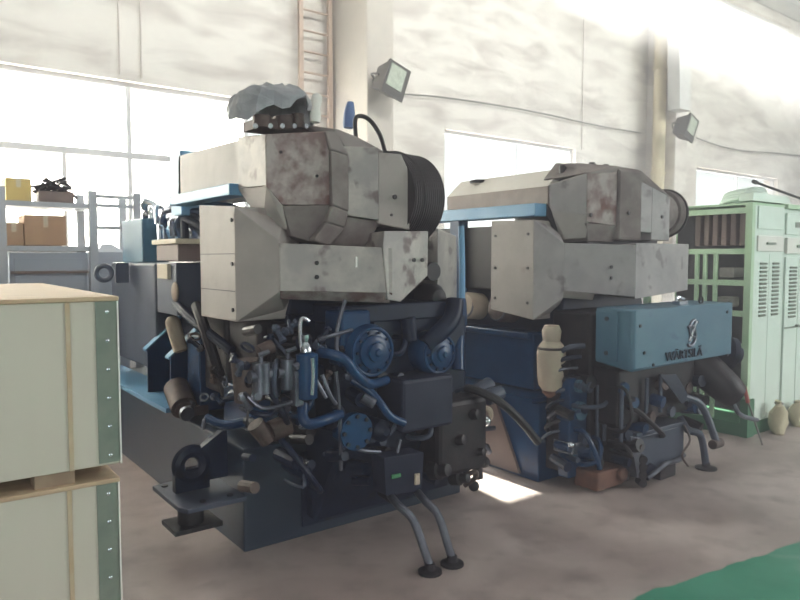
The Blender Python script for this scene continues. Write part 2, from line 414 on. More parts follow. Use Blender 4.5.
def floodlight(px, py, Y, scale, label, fix, roll=R(-14)):
    c = At(px, py, Y=Y); t = thing('floodlight', label, 'floodlight', c)
    # the lamp faces down and along +X
    f = Vector((.10, -.97, -.16)).normalized(); sx = f.cross(Vector((0, 0, 1))).normalized(); sz = sx.cross(f)
    ca, sa = math.cos(roll), math.sin(roll); sx, sz = sx*ca-sz*sa, sx*sa+sz*ca
    rot = Matrix((sx, f, sz)).transposed(); s_ = scale
    b = MB(); cs = []
    for (u, v, wv) in ((-.17, .09, -.17), (.17, .09, -.17), (.17, .09, .17), (-.17, .09, .17), (-.14, -.12, -.14), (.14, -.12, -.14), (.14, -.12, .12), (-.14, -.12, .12)): cs.append(rot @ Vector((u, v, wv))*s_)
    b.hull(cs); b.build('housing', 'lamp', t, smooth=False, bevel=.008)
    r_ = MB(); r_.box(rot @ Vector((0, .10, 0))*s_, (.35*s_, .03*s_, .38*s_), rot); r_.build('rim', 'lamp', t, smooth=False)
    g = MB(); g.box(rot @ Vector((.02, .118, .03))*s_, (.25*s_, .012*s_, .25*s_), rot); g.build('glass', 'glassy', t, smooth=False)
    k = MB(); k.tube([rot @ Vector((-.19, 0, 0))*s_, rot @ Vector((-.20, -.12, .0))*s_, rot @ Vector((0, -.2, 0))*s_, rot @ Vector((.20, -.12, 0))*s_, rot @ Vector((.19, 0, 0))*s_], .014*s_, 8, 3)
    k.build('yoke', 'lamp', t)
    a = MB(); a.cyl(rot @ Vector((0, -.2, 0))*s_, Vector(fix)-c, .018*s_, 8).box(Vector(fix)-c, (.12, .02, .12)); a.build('arm', 'lamp', t)
    return t
floodlight(390, 81, 6.80, 1.03, 'larger dark floodlight on the near column, above the black ribbed drum', (5.0, 7.06, At(380, 85, Y=7.07).z))
floodlight(685, 128, 6.95, 1.12, 'smaller dark floodlight beside the pale duct on the far column', (12.3, 7.35, At(676, 130, Y=7.35).z))

wc = MB(); pts = [At(x, y, Y=7.93) for x, y in ((403, 94), (440, 97), (490, 104), (540, 113), (600, 126), (641, 133))]; wc.tube(pts, .012, 6, 3)
tag(wc.build('wall_cable', 'cable'), 'thin grey cable sagging along the wall between the two columns', 'cable')
wc = MB(); pts = [At(x, y, Y=7.93) for x, y in ((697, 138), (720, 146), (745, 151), (775, 153), (812, 157))]; wc.tube(pts, .014, 6, 3)
tag(wc.build('wall_cable', 'cable'), 'thin grey cable running right from the smaller floodlight along the wall', 'cable')
# surface conduits between the columns and up the left wall
for px, top, bot, X, lab in ((117, -40, 74, 2, 'left of two thin conduits running down the wall to the left window'), (139, -40, 78, 2, 'right of two thin conduits running down the wall to the left window'),
                             (584, 20, 150, 2, 'thin conduit running down the wall just left of the yellow-beige pipe')):
    a, b = At(px, top, Y=7.97), At(px, bot, Y=7.97); b.x = a.x
    tag(MB().cyl(a, b, .009, 8).build('conduit', 'conduit'), lab, 'conduit')

# ================================================================ RACK, CABINET AND BOXES UNDER THE LEFT WINDOW
RY = 6.9
rk = thing('storage_rack', 'grey steel storage rack with open bays in front of the left window', 'rack', (1.0, 7.1, 0)); ro = Vector((1.0, 7.1, 0))
zt, zm = At(50, 202, Y=RY).z, At(50, 246, Y=RY).z
xr = At(93, 220, Y=RY).x; xl = At(1, 210, Y=RY).x; xe = At(137, 220, Y=RY).x
for x, yb in ((xl, RY), (xr, RY), (xl, RY+.5), (xr, RY+.5), (xe, RY), (xe, RY+.5)):
    MB().span(x-.035, x+.035, yb-.02, yb+.03, 0, zt+.12).build('post', 'rack', rk, ro, smooth=False)
for z in (zt, zm): MB().span(xl, xr, RY, RY+.5, z-.045, z).build('shelf', 'rack', rk, ro, smooth=False)
for z in (At(115, 197, Y=RY).z, At(115, 206, Y=RY).z, At(115, 228, Y=RY).z):
    MB().span(xr, xe, RY, RY+.03, z-.015, z+.015).build('cross_rail', 'rack', rk, ro, smooth=False)
# grey drawer cabinet below
cx0, cx1 = xl+.05, xr-.05; cz = zm-.06
cb = thing('drawer_cabinet', 'grey-blue steel drawer cabinet standing under the rack shelf', 'cabinet', ((cx0+cx1)/2, RY+.2, 0)); co = Vector(((cx0+cx1)/2, RY+.2, 0))
MB().span(cx0, cx1, RY+.02, RY+.5, .02, cz).build('body', 'cab', cb, co, smooth=False, bevel=.008)
for k in range(4):
    z1 = cz-.05-k*.34
    dr = MB().span(cx0+.04, cx1-.04, RY, RY+.02, z1-.31, z1).build('drawer', 'cab', cb, co, smooth=False, bevel=.004)
    h = MB().span((cx0+cx1)/2-.32, (cx0+cx1)/2+.32, RY-.03, RY, z1-.14, z1-.115).build('handle', 'tan', dr, smooth=False)
    for v in h.data.vertices: v.co -= co
# second low grey chest right of the rack
x0, x1 = xr+.06, xe-.36
zc = At(110, 244, Y=7.1).z
q = MB().span(x0, x1+.3, 7.1, 7.5, 0, zc-.08).hull([(x0, 7.1, zc-.08), (x1+.3, 7.1, zc-.08), (x0, 7.5, zc-.08), (x1+.3, 7.5, zc-.08), (x0+.1, 7.2, zc), (x1+.2, 7.2, zc), (x0+.1, 7.4, zc), (x1+.2, 7.4, zc)])
tag(q.build('metal_chest', 'cab', smooth=False), 'low grey chest in the empty bay between rack post and blue tank', 'chest')

def carton(px0, px1, py0, py1, m, label, zb, Y=RY+.05, d=.3, rz=0.0, flap=False):
    a, b = At(px0, py1, Y=Y), At(px1, py0, Y=Y); w = b.x-a.x; h = b.z-zb
    t = thing('cardboard_box', label, 'box', ((a.x+b.x)/2, Y+d/2, zb), rz)
    MB().span(-w/2, w/2, -d/2, d/2, 0, h).build('body', m, t, smooth=False, bevel=.004)
    MB().span(-w/2, w/2, -.03, .03, h, h+.002).span(-.02, .02, -d/2-.002, -d/2+.002, h*.6, h+.001).span(-.02,.02,-d/2,0,h,h+.002).build('tape', 'tantop', t, smooth=False)
    if flap:
        MB().hull([(-w/2, -d/2, h), (w*.1, -d/2, h), (-w/2, -d/2, h+.004), (w*.1, -d/2, h+.004), (-w*.45, -d/2-.09, h+.06), (w*.05, -d/2-.09, h+.06)]).build('flap', m, t, smooth=False)
    return t
carton(6, 31, 179, 197, 'cardy', 'yellow cardboard box on the top shelf of the rack', zt+.004)
carton(5, 23, 223, 242, 'card', 'smaller brown cardboard box at the left end of the middle shelf', zm+.004)
carton(25, 66, 216, 242, 'card', 'largest brown cardboard box, on the middle rack shelf', zm+.004, d=.36)
# tray of scrap on the top shelf
a, b = At(40, 199, Y=RY+.1), At(73, 190, Y=RY+.1)
t = thing('parts_tray', 'reddish brown tray heaped with dark scrap on the top rack shelf', 'tray', ((a.x+b.x)/2, RY+.25, zt+.004))
w = b.x-a.x
tr = MB().span(-w/2, w/2, -.15, .15, 0, .015)
for s_ in (-1, 1): tr.span(-w/2, w/2, s_*.15-.006, s_*.15+.006, 0, .10).span(s_*w/2-.006, s_*w/2+.006, -.15, .15, 0, .10)
tr.build('tray_body', 'tan', t, smooth=False)
sc = MB()
for k in range(26):
    c = Vector((random.uniform(-w/2+.05, w/2), random.uniform(-.1, .1), random.uniform(.06, .2))); e = Vector((random.uniform(-.12, .12), random.uniform(-.04, .04), random.uniform(-.03, .09)))
    sc.tube([c-e, c+Vector((0, 0, .02)), c+e], random.uniform(.006, .016), 6, 2)
q = sc.build('scrap_heap', 'oily', t); q['kind'] = 'stuff'

# ================================================================ GREEN CABINETS ON THE RIGHT
GX, GY = 6.10, 2.93
gz = At(745, 205, X=GX).z
g = thing('open_frame_cabinet', 'pale green open-sided switch cabinet standing right behind the second engine', 'cabinet', (GX+.05, GY+.45, 0)); go = Vector((GX+.05, GY+.45, 0))
gy1 = GY+1.0; gx1 = GX+.62
for (x, y) in ((GX, GY), (GX, gy1), (gx1-.05, gy1)): MB().span(x, x+.05, y, y+.06, .1, gz).build('post', 'green', g, go, smooth=False)
ymid = At(693, 300, X=GX).y
zs = [.42, At(718, 345, X=GX).z, At(718, 313, X=GX).z, At(718, 283, X=GX).z, At(718, 252, X=GX).z, gz-.05]
for z in zs: MB().span(GX+.002, GX+.045, GY+.06, gy1, z-.02, z+.03).build('rail', 'green', g, go, smooth=False)
MB().span(GX, gx1, GY, gy1+.06, gz, gz+.02).build('top', 'green', g, go, smooth=False)
MB().span(GX-.01, gx1, GY, gy1+.06, 0, .12).build('plinth', 'dkgreen', g, go, smooth=False)
MB().span(GX+.5, GX+.52, GY+.06, gy1, .12, gz).build('back_panel', 'gap', g, go, smooth=False)
for yy in (ymid-.02, ymid-.10, ymid-.2): 
    MB().span(GX+.01, GX+.035, yy-.018, yy+.018, .12, zs[4]).build('divider', 'green', g, go, smooth=False)
for k in range(6):
    yy = GY+.12+k*.085
    MB().span(GX+.12, GX+.4, yy, yy+.05, zs[4]+.06, zs[4]+.06+.34).build('breaker', 'tan', g, go, smooth=False, bevel=.006)
MB().box((GX+.06, GY+.75, zs[5]-.1), (.04, .12, .035)).build('lamp_tube', 'white', g, go)
for (yy, zz) in ((GY+.2, zs[3]+.05), (GY+.24, zs[2]+.05), (GY+.3, zs[1]+.05)):
    MB().span(GX+.1, GX+.3, yy, yy+.14, zz, zz+.09).build('relay', 'clad_pale', g, go, smooth=False, bevel=.01)
MB().span(GX-.02, GX+.1, GY-.02, GY+.05, 0, .34).build('corner_guard', 'dkgreen', g, go, smooth=False)

def louvre_cabinet(x0, wdt, label):
    t = thing('louvred_cabinet', label, 'cabinet', (x0+wdt/2, GY+.3, 0), 0, 'louvred switch cabinets in a row'); to = Vector((x0+wdt/2, GY+.3, 0))
    z1 = 2.06
    MB().span(x0+.004, x0+wdt-.004, GY+.02, GY+.6, .10, z1).build('body', 'greenp', t, to, smooth=False, bevel=.006)
    MB().span(x0+.004, x0+wdt-.004, GY+.02, GY+.6, 0, .10).build('plinth', 'dkgreen', t, to, smooth=False)
    MB().span(x0-.0, x0+wdt, GY-.02, GY+.62, z1, z1+.04).build('top_cap', 'green', t, to, smooth=False)
    a = MB().span(x0+.03, x0+wdt-.03, GY, GY+.02, z1-.24, z1-.04).build('name_panel', 'greenp', t, to, smooth=False, bevel=.004)
    q = MB().span(x0+.2, x0+.4, GY-.006, GY, z1-.17, z1-.12).build('name_plate', 'strap', a, smooth=False)
    for v in q.data.vertices: v.co -= to
    a = MB().span(x0+.03, x0+wdt-.03, GY-.01, GY+.02, z1-.42, z1-.27).build('drawer', 'white', t, to, smooth=False, bevel=.004)
    q = MB().span(x0+.22, x0+.38, GY-.025, GY-.01, z1-.36, z1-.335).build('handle', 'strap', a, smooth=False)
    for v in q.data.vertices: v.co -= to
    hw = (wdt-.06)/2
    for k in range(2):
        xa = x0+.03+k*hw
        dr = MB().span(xa+.006, xa+hw-.006, GY, GY+.02, .14, z1-.45).build('door', 'greenp', t, to, smooth=False, bevel=.004)
        lv = MB()
        for j in range(14):
            z = z1-.55-j*.036
            lv.box((xa+hw/2+.01, GY-.004, z), (hw*.5, .014, .016), Matrix.Rotation(R(28), 3, 'X'))
        q = lv.build('louvres', 'strap', dr, smooth=False)
        for v in q.data.vertices: v.co -= to
        q = MB().cyl((xa+hw-.03, GY-.03, .95), (xa+hw-.03, GY, .95), .012, 8).build('knob', 'strap', dr)
        for v in q.data.vertices: v.co -= to
        q = MB().span(xa+.01, xa+hw-.01, GY-.004, GY, .93, .945).build('seam_strip', 'strap', dr, smooth=False)
        for v in q.data.vertices: v.co -= to
    return t
louvre_cabinet(GX+.64, .62, 'mint green cabinet with two louvred doors beside the open-sided cabinet')
louvre_cabinet(GX+1.27, .62, 'mint green louvred cabinet cut by the right edge of the photo')
# filler side between frame cabinet and first louvred one
MB().span(GX+.05, GX+.6, GY+.0, GY+.02, .12, gz).build('front_panel', 'greenp', g, go, smooth=False, bevel=.004)
lv = MB()
for j in range(14): lv.box((GX+.22, GY-.004, 1.55-j*.036), (.12, .014, .016), Matrix.Rotation(R(28), 3, 'X'))
for j in range(14): lv.box((GX+.46, GY-.004, 1.55-j*.036), (.12, .014, .016), Matrix.Rotation(R(28), 3, 'X'))
lv.build('louvres', 'strap', g, go, smooth=False)
MB().span(GX+.09, GX+.58, GY-.015, GY, 1.66, 1.80).build('drawer', 'white', g, go, smooth=False, bevel=.004)
MB().span(GX+.24, GX+.40, GY-.03, GY-.015, 1.72, 1.74).build('handle', 'strap', g, go, smooth=False)
MB().span(GX+.09, GX+.58, GY-.012, GY, 1.86, 2.06).span(GX+.333, GX+.339, GY-.004, GY, .14, 1.63).build('name_panel', 'greenp', g, go, smooth=False, bevel=.003)
# clutter lying on the cabinets
t = thing('hose_coil', 'pale hose coil and trough lying on top of the green cabinets', 'hose', (GX+.35, GY+.3, gz+.045)); 
hm = MB()
for k in range(4): hm.torus((.10, 0, .03+.025*k), (0, .15, 1), .20-.012*k, .018, 28, 8)
hm.build('coil', 'greenp', t)
MB().hull([(-.25, -.25, 0), (.5, -.25, 0), (-.25, -.12, 0), (.5, -.12, 0), (-.22, -.24, .07), (.46, -.24, .07), (-.22, -.13, .07), (.46, -.13, .07)]).build('trough', 'greenp', t, smooth=False)
q = MB().cyl((GX+.30, GY+.12, gz+.22), (GX+.95, GY-.02, gz+.09), .012, 8); q.cyl((GX+.30, GY+.12, gz+.22), (GX+.26, GY+.13, gz+.23), .02, 8)
tag(q.build('steel_rod', 'oily'), 'thin black rod leaning across the top of the green cabinets', 'rod')
# sack and broom-like tool by the cabinet foot
def sack(px, py, X, w, h, label, m='sack'):
    b = At(px, py, Z=0); t = thing('paper_sack', label, 'sack', b)
    prof = [(0, w*.42), (.02, w*.5), (h*.3, w*.52), (h*.65, w*.46), (h*.85, w*.30), (h*.92, w*.18), (h, w*.24)]
    s_ = MB().lathe((0, 0, 0), (0, 0, 1), prof, 18)
    for v in s_.bm.verts:
        v.co.y *= .7; v.co.x += .02*math.sin(v.co.z*19+v.co.y*30); v.co.y += .015*math.sin(v.co.z*23+v.co.x*25)
    s_.build('bag', m, t)
    MB().torus((0, 0, h*.92), (0, 0, 1), w*.17, .008, 16, 6).build('tie', 'cable', t)
    return t
sack(778, 433, 0, .19, .30, 'pale paper sack standing at the foot of the green cabinets')
sack(797, 425, 0, .18, .24, 'smaller sack right of the pale sack, at the photo edge')
b0, b1 = At(764, 400, Y=2.72), At(759, 377, Y=2.78)
t = thing('paint_scraper', 'red-handled tool leaning on the mint green cabinet door', 'tool', (b0.x, b0.y, 0))
MB().cyl((0, 0, 0), (-.03, .12, b0.z*.93), .008, 8).build('shaft', 'cable', t); MB().cyl((-.03, .12, b0.z*.9), (-.045, .15, b0.z*.9+.14), .017, 10).build('grip', 'red', t)

# ================================================================ CRATES
CX, CYY = .722, 2.83
def crate(z0, dx, rz, label, h=.725):
    t = thing('plywood_crate', label, 'crate', (CX+dx, CYY, z0), rz, 'plywood crates')
    w, d = 1.45, 1.75; sk = .055
    MB().span(-w, 0, 0, d, sk, h-.018).build('body', 'ply', t, smooth=False, bevel=.003)
    MB().span(-w-.012, .012, -.012, d+.012, h-.018, h).build('lid', 'plyedge', t, smooth=False, bevel=.004)
    for y in (.02, d/2-.05, d-.12):
        for x in (-w+.05, -w/2-.1, -.30): MB().span(x, x+.14, y, y+.1, 0, sk).build('skid_block', 'wood', t, smooth=False)
    MB().span(-.182, -.166, -.006, 0, sk, h-.018).build('batten_seam', 'seam', t, smooth=False)
    MB().span(-.075, .004, -.005, .0, sk+.01, h-.02).span(0, .005, -.005, .06, sk+.01, h-.02).build('corner_strap', 'strap', t, smooth=False)
    MB().span(.004, .010, -.008, .004, sk, h-.018).build('strap_edge', 'white', t, smooth=False)
    for k in range(6):
        z = sk+.04+k*(h-sk-.1)/5
        MB().ball((-.033, -.006, z), .008, (1, .5, 1), 6).build('screw', 'chrome', t)
    return t
crate(0, -.0, R(-1), 'lower plywood crate with steel corner strip, standing on the floor')
crate(.725, .012, R(-1), 'upper plywood crate with steel corner strip, stacked on the other crate')

# ================================================================ ENGINES
def part(E, mb, name, m, parent=None, bevel=0.0, smooth=True):
    return mb.build(name, m, parent or E, Vector(E.location), smooth, bevel)
def bolts(E, parent, pts, r=.010, m='oily', axis=(0, -1, 0), name='bolt'):
    for p in pts:
        p = Vector(p); part(E, MB().cyl(p, p+Vector(axis)*.008, r, 8), name, m, parent)

def common(E, x0, yf, x1, L, skid_m):
    """skid, block, generator half and the side machinery shared by both engines, in metres from the skid's front left corner"""
    sk = part(E, MB().span(x0, x1, yf, yf+L, .0, .57), 'base_frame', skid_m, bevel=.01, smooth=False)
    part(E, MB().span(x0-.05, x0+.24, yf+(1.1 if skid_m == 'skid' else .02), yf+L, .575, .605), 'side_flange', 'litblue' if skid_m == 'skid' else 'blue', sk, smooth=False)
    part(E, MB().span(x1-.24, x1+.05, yf+.02, yf+L, .575, .605), 'side_flange', 'blue', sk, smooth=False)
    part(E, MB().span(x0+.35, x1-.3, yf-.012, yf, .06, .50), 'access_plate', 'navy', sk, smooth=False, bevel=.005)
    return sk

# ---------------------------------------------------------------- ENGINE ONE (left, nearer)
E1 = thing('marine_engine', 'nearer and larger blue marine engine on the left, with a plastic-covered top', 'engine', (2.31, 3.4, 0), 0, 'blue generator engines')
x0, x1, yf = 1.52, 3.10, 3.40
sk1 = common(E1, x0, yf, x1, 3.2, 'skid')
# mounting lug on the front left corner
lug = part(E1, MB().hull([(1.20, 3.36, .30), (1.52, 3.36, .30), (1.20, 3.36, .325), (1.52, 3.36, .325), (1.17, 3.42, .30), (1.17, 3.42, .325), (1.17, 3.84, .30), (1.17, 3.84, .325), (1.52, 3.90, .30), (1.52, 3.90, .325)]), 'mounting_lug', 'slate', bevel=.004, smooth=False)
cyl_c = At(191, 464, Y=3.62)
ring = MB(); ring.torus(cyl_c, (0, 1, 0), .072, .036, 28, 8)
ring.box(cyl_c+Vector((.0, 0, -.08)), (.19, .05, .12)); ring.prism([cyl_c+Vector((.06, -.025, -.1)), cyl_c+Vector((.20, -.025, -.1)), cyl_c+Vector((.20, -.025, .16)), cyl_c+Vector((.17, -.025, .16)), cyl_c+Vector((.04, -.025, .08))], (0, .05, 0))
part(E1, ring, 'lug_eye', 'navy', lug)
part(E1, MB().torus(cyl_c, (0, 1, 0), .044, .010, 24, 8), 'lug_bushing', 'steel', lug)
part(E1, MB().cyl((1.30, 3.60, .16), (1.30, 3.60, .30), .07, 18).span(1.18, 1.44, 3.5, 3.72, .14, .165), 'rubber_mount', 'black', lug)
bolts(E1, lug, [(1.22, 3.78, .327), (1.30, 3.42, .327), (1.45, 3.42, .327)], .018, 'oily', (0, 0, 1))

# block
blk = part(E1, MB().span(1.80, 2.85, 3.42, 5.1, .60, 1.28).hull([(1.80, 3.42, 1.28), (2.85, 3.42, 1.28), (1.80, 5.1, 1.28), (2.85, 5.1, 1.28), (1.95, 3.45, 1.75), (2.7, 3.45, 1.75), (1.95, 5.1, 1.75), (2.7, 5.1, 1.75)]), 'engine_block', 'navy', bevel=.01, smooth=False)
part(E1, MB().span(1.98, 2.98, 3.22, 3.44, .62, 1.24), 'gear_case', 'navy', blk, bevel=.02, smooth=False)
part(E1, MB().span(1.95, 2.86, 3.12, 3.40, 1.24, 1.34), 'front_beam', 'navy', blk, bevel=.01, smooth=False)
# oil sump & lower front
part(E1, MB().hull([(1.9, 3.3, .12), (2.9, 3.3, .12), (2.0, 3.16, .5), (2.85, 3.16, .5), (2.0, 3.16, .64), (2.85, 3.16, .64), (1.9, 3.45, .12), (2.9, 3.45, .12), (1.9, 3.45, .64), (2.9, 3.45, .64)]), 'oil_sump', 'navy', blk, bevel=.01, smooth=False)

# lower cladding around the front
def facet_solid(E, name, m, pts, back, parent=None, bevel=.006):
    """pts: visible corners; the solid goes back by the vector"""
    bk = Vector(back); return part(E, MB().hull([Vector(p) for p in pts]+[Vector(p)+bk for p in pts]), name, m, parent, bevel, smooth=False)
c0, c1, c2, c3, c4 = (1.50, 3.92), (1.50, 3.42), (1.67, 3.25), (2.17, 2.92), (2.51, 3.02)
low = facet_solid(E1, 'lower_heat_shield', 'clad_pale', [V(*c0, 205), V(*c0, 316), V(*c1, 206), V(*c1, 322)], (.35, .02, 0))
part(E1, MB().hull([V(*c1, 206), V(*c1, 322), V(*c2, 240), V(*c2, 292), V(*c1, 206)+Vector((.35, .1, 0)), V(*c1, 322)+Vector((.35, .1, 0)), V(*c2, 240)+Vector((.3, .3, 0)), V(*c2, 292)+Vector((.3, .3, 0))]), 'corner_panel', 'clad_pale', low, .005, False)
# dark upper wedge on the corner
bolts(E1, low, [V(1.498, 3.45, y) for y in (220, 264, 310)], .011, 'oily', (-1, 0, 0))
part(E1, MB().span(1.497, 1.503, 3.43, 3.91, 1.62, 1.625).span(1.497, 1.503, 3.43, 3.91, 1.42, 1.425), 'panel_seam', 'oily', low, smooth=False)
duct1 = part(E1, MB().hull([V(*c2, 243), V(*c2, 291), V(*c3, 248), V(*c3, 293), V(c2[0]+.1, 3.55, 243), V(c2[0]+.1, 3.55, 291), V(2.3, 3.5, 248), V(2.3, 3.5, 293)]), 'front_duct', 'clad', None, .006, False)
part(E1, MB().hull([V(*c2, 291), V(*c3, 293), V(c2[0]+.03, c2[1]+.05, 299), V(c3[0]+.02, c3[1]+.06, 303), V(1.8, 3.5, 290), V(2.3, 3.5, 292), V(1.8, 3.5, 296), V(2.3, 3.5, 300)]), 'duct_bevel', 'clad_rust', duct1, .004, False)
wing = facet_solid(E1, 'duct_wing', 'clad', [V(2.11, 2.93, 246), V(2.12, 2.93, 231), V(2.495, 3.02, 231), V(2.49, 3.02, 276), V(2.24, 2.945, 302), V(2.14, 2.93, 300)], (.12, .35, 0), duct1)
bolts(E1, duct1, [V(1.83, 3.14, 263), V(1.83, 3.14, 277), V(2.345, 2.965, 260), V(2.42, 2.985, 260)], .012)
part(E1, MB().box(V(2.0, 3.02, 262), (.012, .012, .055)), 'latch', 'white', duct1, smooth=False)
# right flank panel curving behind
part(E1, MB().hull([V(2.72, 3.2, 228), V(2.72, 3.2, 300), V(3.05, 3.40, 236), V(3.10, 3.45, 255), V(3.10, 3.45, 300), V(2.75, 3.6, 228), V(3.1, 3.7, 240), V(3.1, 3.7, 300), V(2.75, 3.6, 300)]), 'right_heat_shield', 'clad', None, .01, False)
part(E1, MB().cyl((2.62, 3.12, 1.52), (2.62, 3.3, 1.52), .055, 14).lathe((2.70, 3.3, 1.36), (-.1, -1, 0), [(0, .085), (.1, .085), (.16, .05), (.17, .02)], 14), 'shield_boss', 'oily')

# upper turbocharger cladding
u0, u1, u2, u3, u4, u5 = (1.65, 3.71), (1.65, 3.35), (1.97, 3.23), (2.03, 3.19), (2.22, 3.12), (2.39, 3.06)
up1 = part(E1, MB().hull([V(*u0, 137), V(*u0, 189), V(*u1, 134), V(*u1, 186), (2.1, 3.75, V(*u0, 137).z), (2.1, 3.75, V(*u0, 189).z)]), 'turbocharger_cladding', 'clad', None, .006, False)
part(E1, MB().hull([V(*u1, 134), V(*u1, 186), V(1.73, 3.32, 205), V(*u2, 131), V(*u2, 205), (1.75, 3.75, 2.28), (2.1, 3.75, 2.28), (1.75, 3.75, 1.9), (2.1, 3.75, 1.9)]), 'front_panel', 'clad_rust', up1, .006, False)
part(E1, MB().hull([V(*u0, 189), V(*u1, 186), V(1.73, 3.32, 206), V(1.76, 3.33, 230), V(1.70, 3.5, 225), (2.0, 3.75, V(*u0, 189).z), (2.0, 3.75, 1.82)]), 'lower_chamfer', 'clad_pale', up1, .005, False)
part(E1, MB().hull([V(1.73, 3.32, 206), V(*u2, 205), V(1.80, 3.36, 236), V(1.98, 3.32, 245), (1.8, 3.75, 1.9), (2.05, 3.75, 1.9), (1.8, 3.75, 1.72), (2.05, 3.75, 1.70)]), 'underside_panel', 'lag', up1, .005, False)
part(E1, MB().hull([V(*u3, 146), V(*u3, 215), V(*u4, 147), V(*u4, 220), (2.1, 3.65, 2.20), (2.35, 3.55, 2.20), (2.1, 3.65, 1.85), (2.35, 3.55, 1.83)]), 'middle_panel', 'clad', up1, .006, False)
rp = part(E1, MB().hull([V(*u4, 152), V(*u4, 224), V(2.34, 3.07, 154), V(*u5, 172), V(*u5, 230), (2.4, 3.5, 2.16), (2.55, 3.45, 2.05), (2.3, 3.5, 1.8), (2.55, 3.4, 1.78)]), 'end_panel', 'clad_pale', up1, .006, False)
bolts(E1, up1, [V(2.30, 3.082, 197)], .014)
bolts(E1, up1, [V(1.72, 3.318, 152), V(1.9, 3.25, 176), V(2.28, 3.085, 215)], .008)
part(E1, MB().hull([V(2.03, 3.2, 216), V(2.25, 3.15, 222), V(2.0, 3.28, 247), V(2.2, 3.24, 247), (2.1, 3.6, 1.85), (2.4, 3.5, 1.83), (2.1, 3.6, 1.68), (2.4, 3.5, 1.68)]), 'underside_panel', 'lag', up1, .004, False)
# rounded band (strap of lagging) between the two panels
band = MB()
def strap_seg(mb, a, b): mb.hull([Vector(p)+Vector(o) for p in (*a, *b) for o in ((0, 0, 0), (.03, .12, 0))])
bl = [V(1.94, 3.23, 131), V(1.955, 3.19, 150), V(1.96, 3.19, 205), V(1.93, 3.20, 222), V(1.87, 3.24, 240)]
br = [V(2.0, 3.20, 131), V(2.045, 3.16, 155), V(2.05, 3.16, 212), V(2.03, 3.17, 228), V(1.96, 3.22, 247)]
for i in range(4): strap_seg(band, (bl[i], br[i]), (bl[i+1], br[i+1]))
part(E1, band, 'lagging_band', 'lag', up1, .01)
part(E1, MB().hull([V(1.90, 3.4, 124), V(2.0, 3.22, 128), V(2.2, 3.3, 137), V(2.32, 3.2, 152), V(2.05, 3.17, 150), (2.0, 3.8, 2.28), (2.3, 3.7, 2.2), (2.45, 3.5, 2.12)]), 'roof_lagging', 'lag', up1, .02, False)
# black ribbed silencer drum, axis along the hall
dc = V(2.42, 3.24, 198); rd = .268
prof = [(0, rd*.9), (.0, rd)]
k = 0
while k < 14:
    h = .01+k*.0185; prof += [(h, rd*.985), (h+.004, rd*1.012), (h+.011, rd*1.012), (h+.015, rd*.985)]; k += 1
prof += [(.275, rd*.97), (.30, rd*.86), (.305, rd*.3)]
drum = MB().lathe(dc+Vector((-.08, .03, 0)), (.98, .18, 0), prof, 40)
dr = part(E1, drum, 'air_filter', 'rib')
part(E1, MB().torus(dc+Vector((.0, .045, 0)), (.98, .18, 0), rd*1.01, .008, 40, 6), 'clamp_ring', 'oily', dr)
# black hose loop on top
part(E1, MB().tube([V(2.26, 3.4, 148), V(2.25, 3.4, 122), V(2.28, 3.4, 116), V(2.34, 3.38, 120), V(2.40, 3.36, 135), V(2.43, 3.35, 152)], .013, 8, 4), 'hose_loop', 'black')

# long casing, blue rail and tank behind the turbo
part(E1, MB().hull([At(239, 140, X=1.70), At(239, 196, X=1.70), At(178, 156, X=1.70), At(178, 196, X=1.70), (2.1, 3.78, 2.29), (2.1, 4.85, 2.29), (2.1, 3.78, 2.0), (2.1, 4.85, 2.0)]), 'exhaust_casing', 'clad_pale', None, .008, False)
part(E1, MB().span(1.60, 1.72, 3.72, 4.75, V(1.6, 3.72, 195).z, V(1.6, 3.72, 183).z), 'side_rail', 'litblue', None, .006, False)
tk = At(183, 172, X=1.75)
part(E1, MB().span(1.70, 2.05, 4.78, 5.0, 1.9, V(1.72, 4.78, 150).z), 'end_box', 'litblue', None, .01, False)
# generator half (rear)
gy = 5.15
gen = part(E1, MB().span(1.62, 2.95, gy, 6.35, .75, V(1.62, gy, 263).z), 'generator_housing', 'slate', None, .02, False)
ge = At(104, 272, X=1.62); 
ge = At(104, 273, Y=5.75)
part(E1, MB().torus(ge, (0, 1, 0), .058, .020, 20, 8).box((ge+Vector((1.62, 5.75, ge.z)))/2+Vector((.03, 0, 0)), (.10, .05, .16)), 'lifting_eye', 'slate', gen)
ya, yb = At(122, 240, X=1.63).y, At(142, 240, X=1.63).y
part(E1, MB().span(1.63, 1.84, min(ya, yb), max(ya, yb), V(1.62, gy, 263).z, V(1.62, gy, 216).z), 'header_tank', 'e2box', gen, .012, False)
r3 = random.Random(11)
for k in range(13):
    c = At(r3.uniform(150, 204), r3.uniform(206, 236), X=1.8); e = Vector((r3.uniform(-.1, .1), r3.uniform(-.16, .16), r3.uniform(-.06, .06)))
    part(E1, MB().tube([c-e, c+Vector((-.04, 0, .05)), c+e, c+e+Vector((0, 0, -.12))], r3.uniform(.014, .034), 10, 4), 'coolant_pipe', r3.choice(['chrome', 'blue', 'litblue', 'navy', 'steel']))
part(E1, MB().span(1.85, 2.1, 4.0, 5.2, 1.72, 1.92), 'air_cooler', 'blue', None, .02, False)
jb = part(E1, MB().span(1.52, 1.98, 4.35, 4.78, 1.58, 1.69), 'junction_box', 'tan', None, .006, False)
part(E1, MB().span(1.50, 2.0, 4.33, 4.82, 1.69, 1.725), 'lid', 'tantop', jb, .006, False)
part(E1, MB().span(1.54, 1.90, 4.45, 4.85, 1.22, 1.57), 'control_box', 'slate', None, .008, False)
part(E1, MB().span(1.515, 1.545, 4.55, 4.76, 1.46, 1.56), 'gauge_panel', 'tantop', jb, .004, False)
